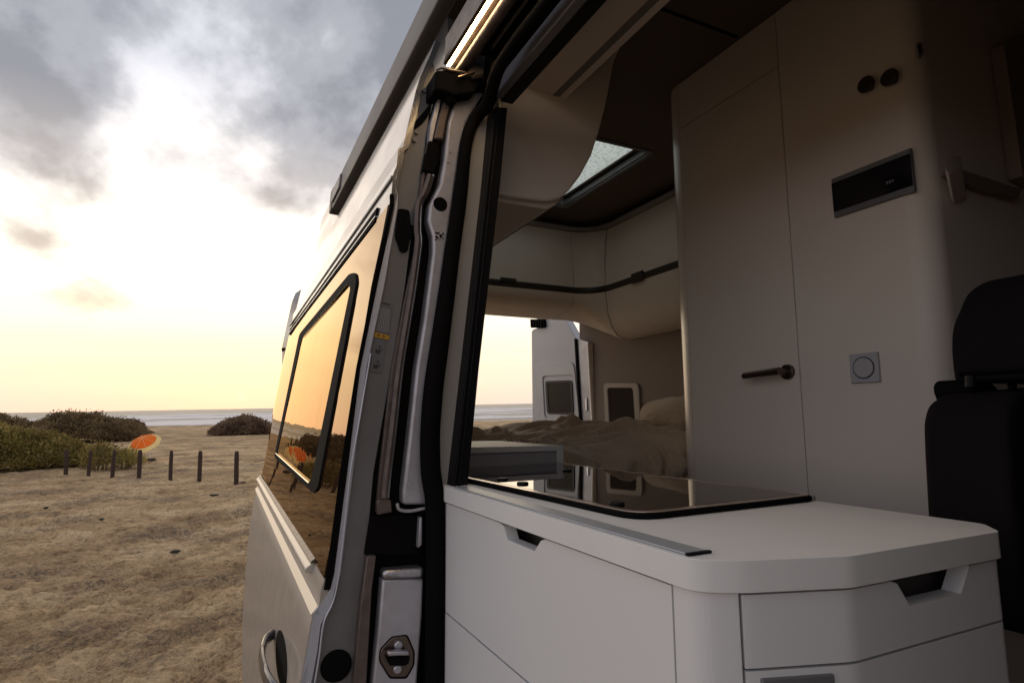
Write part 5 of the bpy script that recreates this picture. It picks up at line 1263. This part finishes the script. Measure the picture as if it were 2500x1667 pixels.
def shrub(prof_px, base_py, depth, n, leaf, mtl, label, seed, name='dune_shrub', thin=1.0):
    """prof_px: [(px, top_py)] outline; standing where base_py meets the sand"""
    r_g = np.random.default_rng(seed)
    pxs = np.array([a for a, _ in prof_px], float); tops = np.array([b_ for _, b_ in prof_px], float)
    pm = ground(pxs.mean(), base_py); dist = math.hypot(pm[0], pm[1]) + depth * 0.45
    d2 = nv(np.array([pm[0], pm[1]])); 
    P3 = [at_d(a, b_, dist) for a, b_ in prof_px]; side = np.array([d2[1], -d2[0]])
    sv = np.array([p[:2] @ side for p in P3]); hv = np.array([max(p[2], 0.05) for p in P3])
    # clumps over a humped volume
    nc = int(n / 22)
    s_ = r_g.uniform(sv.min(), sv.max(), nc * 3); t_ = r_g.uniform(-1, 1, nc * 3); hh = np.interp(s_, sv, hv)
    env = hh * (1 - np.abs(t_) ** 2.2) ** 0.6 * (0.90 + 0.16 * fbm(s_ * 2.1, t_ * 2.1 + seed, 2, seed % 50))
    keep = env > 0.06; s_, t_, env = s_[keep][:nc], t_[keep][:nc], env[keep][:nc]
    lvl = (1 - r_g.random(len(s_)) ** 2.2 * 0.9) * np.where(r_g.random(len(s_)) < 0.07, r_g.uniform(1.03, 1.16, len(s_)), 1.0)
    cz = env * lvl; cc = np.stack([s_, t_ * depth / 2, cz], 1)
    per = 22
    cc = np.repeat(cc, per, 0); N = len(cc)
    dirs = r_g.normal(size=(N, 3)); dirs[:, 2] = np.abs(dirs[:, 2]) * 0.8 + 0.15; dirs /= np.linalg.norm(dirs, axis=1)[:, None]
    ln = leaf * r_g.uniform(0.6, 1.5, N)
    st = cc + dirs * (r_g.random((N, 1)) * leaf * 2.4 * thin)
    wd = np.cross(dirs, r_g.normal(size=(N, 3))); wd /= np.linalg.norm(wd, axis=1)[:, None]
    a_, b2, c_, d3 = st, st + dirs * ln[:, None] * 0.5 + wd * ln[:, None] * 0.2, st + dirs * ln[:, None], st + dirs * ln[:, None] * 0.5 - wd * ln[:, None] * 0.2
    V = np.stack([a_, b2, c_, d3], 1).reshape(-1, 3); V[:, 2] = np.maximum(V[:, 2], -0.02)
    ctr = d2 * dist
    W = np.stack([ctr[0] + side[0] * V[:, 0] + d2[0] * V[:, 1], ctr[1] + side[1] * V[:, 0] + d2[1] * V[:, 1], V[:, 2]], 1)
    sc0 = (sv.min() + sv.max()) / 2; org = np.array([ctr[0] + side[0] * sc0, ctr[1] + side[1] * sc0, 0.0])
    root = empty(name, org, van=False); props(root, label, 'shrub')
    o = D.objects.new('foliage', fastmesh('foliage', W - org, np.arange(len(W)).reshape(-1, 4), [mtl], smooth_=False)); C.objects.link(o); o.parent = root; ORG[o.name] = org; o['kind'] = 'stuff'
    # woody stems
    gs = G()
    for _ in range(26):
        ss_ = r_g.uniform(sv.min() * 0.9 + sv.max() * 0.1, sv.max() * 0.9 + sv.min() * 0.1); hh_ = float(np.interp(ss_, sv, hv)); tt_ = r_g.uniform(-0.6, 0.6) * depth / 2
        x_, y_ = ctr[0] + side[0] * ss_ + d2[0] * tt_, ctr[1] + side[1] * ss_ + d2[1] * tt_
        lean = r_g.normal(0, 0.25, 2); gs.tube([(x_, y_, -0.05), (x_ + lean[0] * 0.4 * hh_, y_ + lean[1] * 0.4 * hh_, hh_ * 0.45), (x_ + lean[0] * hh_, y_ + lean[1] * hh_, hh_ * 0.92)], [0.018, 0.012, 0.004], 5)
    gs.mk('stems', 'bark', root, van=False)
    return root
shrub([(-160, 1040), (-60, 1034), (0, 1040), (40, 1046), (90, 1056), (140, 1064), (180, 1080), (212, 1098), (226, 1120)], 1146, 2.6, 70000, 0.085, green, 'wide bright green shrub at the left edge of the beach, nearest to the posts', 5)
shrub([(212, 1112), (232, 1096), (252, 1090), (275, 1104), (300, 1108), (322, 1112), (334, 1128)], 1146, 1.5, 3600, 0.085, green, 'low scraggly green shrub with open sprays just left of the orange umbrella', 6, thin=1.4)
shrub([(96, 1040), (122, 1024), (150, 1012), (185, 1007), (215, 1012), (240, 1018), (262, 1026), (290, 1030), (315, 1038), (340, 1052), (362, 1066)], 1080, 5.0, 62000, 0.13, dark, 'tall dark olive shrub mound behind the green one, reaching the horizon', 7)
shrub([(-120, 1024), (-40, 1016), (10, 1018), (40, 1024), (66, 1034), (92, 1032), (110, 1042)], 1072, 4.0, 30000, 0.13, dark, 'dark shrub at the left edge behind the bright green one, before the sea', 8)
shrub([(270, 1036), (300, 1028), (325, 1028), (338, 1036), (346, 1050)], 1060, 3.0, 9000, 0.15, brown, 'small purplish shrub peeping out behind the tall dark shrub mound', 9)
shrub([(522, 1058), (540, 1044), (560, 1032), (590, 1022), (615, 1022), (635, 1030), (652, 1044), (664, 1056)], 1062, 4.0, 34000, 0.15, brown, 'lone brown dome-shaped shrub on the beach between the umbrella and the van', 10)
# low runner of dry sprigs round the near shrubs
# ---- bits lying on the sand
def clump(px, py_, s, label, seed, name='driftwood', cat='debris'):
    r_g = np.random.default_rng(seed); p = ground(px, py_); n1_, n2_ = 14, 8; V = []; Fq = []
    for i in range(n2_):
        ph_ = -math.pi / 2 + math.pi * i / (n2_ - 1)
        for j in range(n1_):
            a = 2 * math.pi * j / n1_; rr2 = 1 + 0.3 * r_g.normal() * math.cos(ph_)
            V.append((p[0] + 0.7 * s[0] * rr2 * math.cos(ph_) * math.cos(a), p[1] + s[1] * rr2 * math.cos(ph_) * math.sin(a), s[2] * (math.sin(ph_) + 0.3)))
    for i in range(n2_ - 1):
        for j in range(n1_): Fq.append([i * n1_ + j, i * n1_ + (j + 1) % n1_, (i + 1) * n1_ + (j + 1) % n1_, (i + 1) * n1_ + j])
    o = G().add(V, Fq).mk(name, 'stone_dark', None, van=False); props(o, label, cat); return o
clump(427, 1347, (0.075, 0.03, 0.02), 'flat dark stone on the open sand left of the van, nearest to the camera', 1, 'stone', 'stone')
clump(522, 1209, (0.10, 0.03, 0.02), 'dark scrap of driftwood lying before the last posts', 2)
clump(594, 1178, (0.08, 0.03, 0.018), 'small dark scrap of wood right of the tallest post foot', 3)
clump(112, 1240, (0.05, 0.03, 0.02), 'tiny dark stone on the sand below the leftmost posts', 4, 'stone', 'stone')
clump(248, 1268, (0.045, 0.035, 0.02), 'tiny dark stone on the sand under the middle of the post row', 5, 'stone', 'stone')
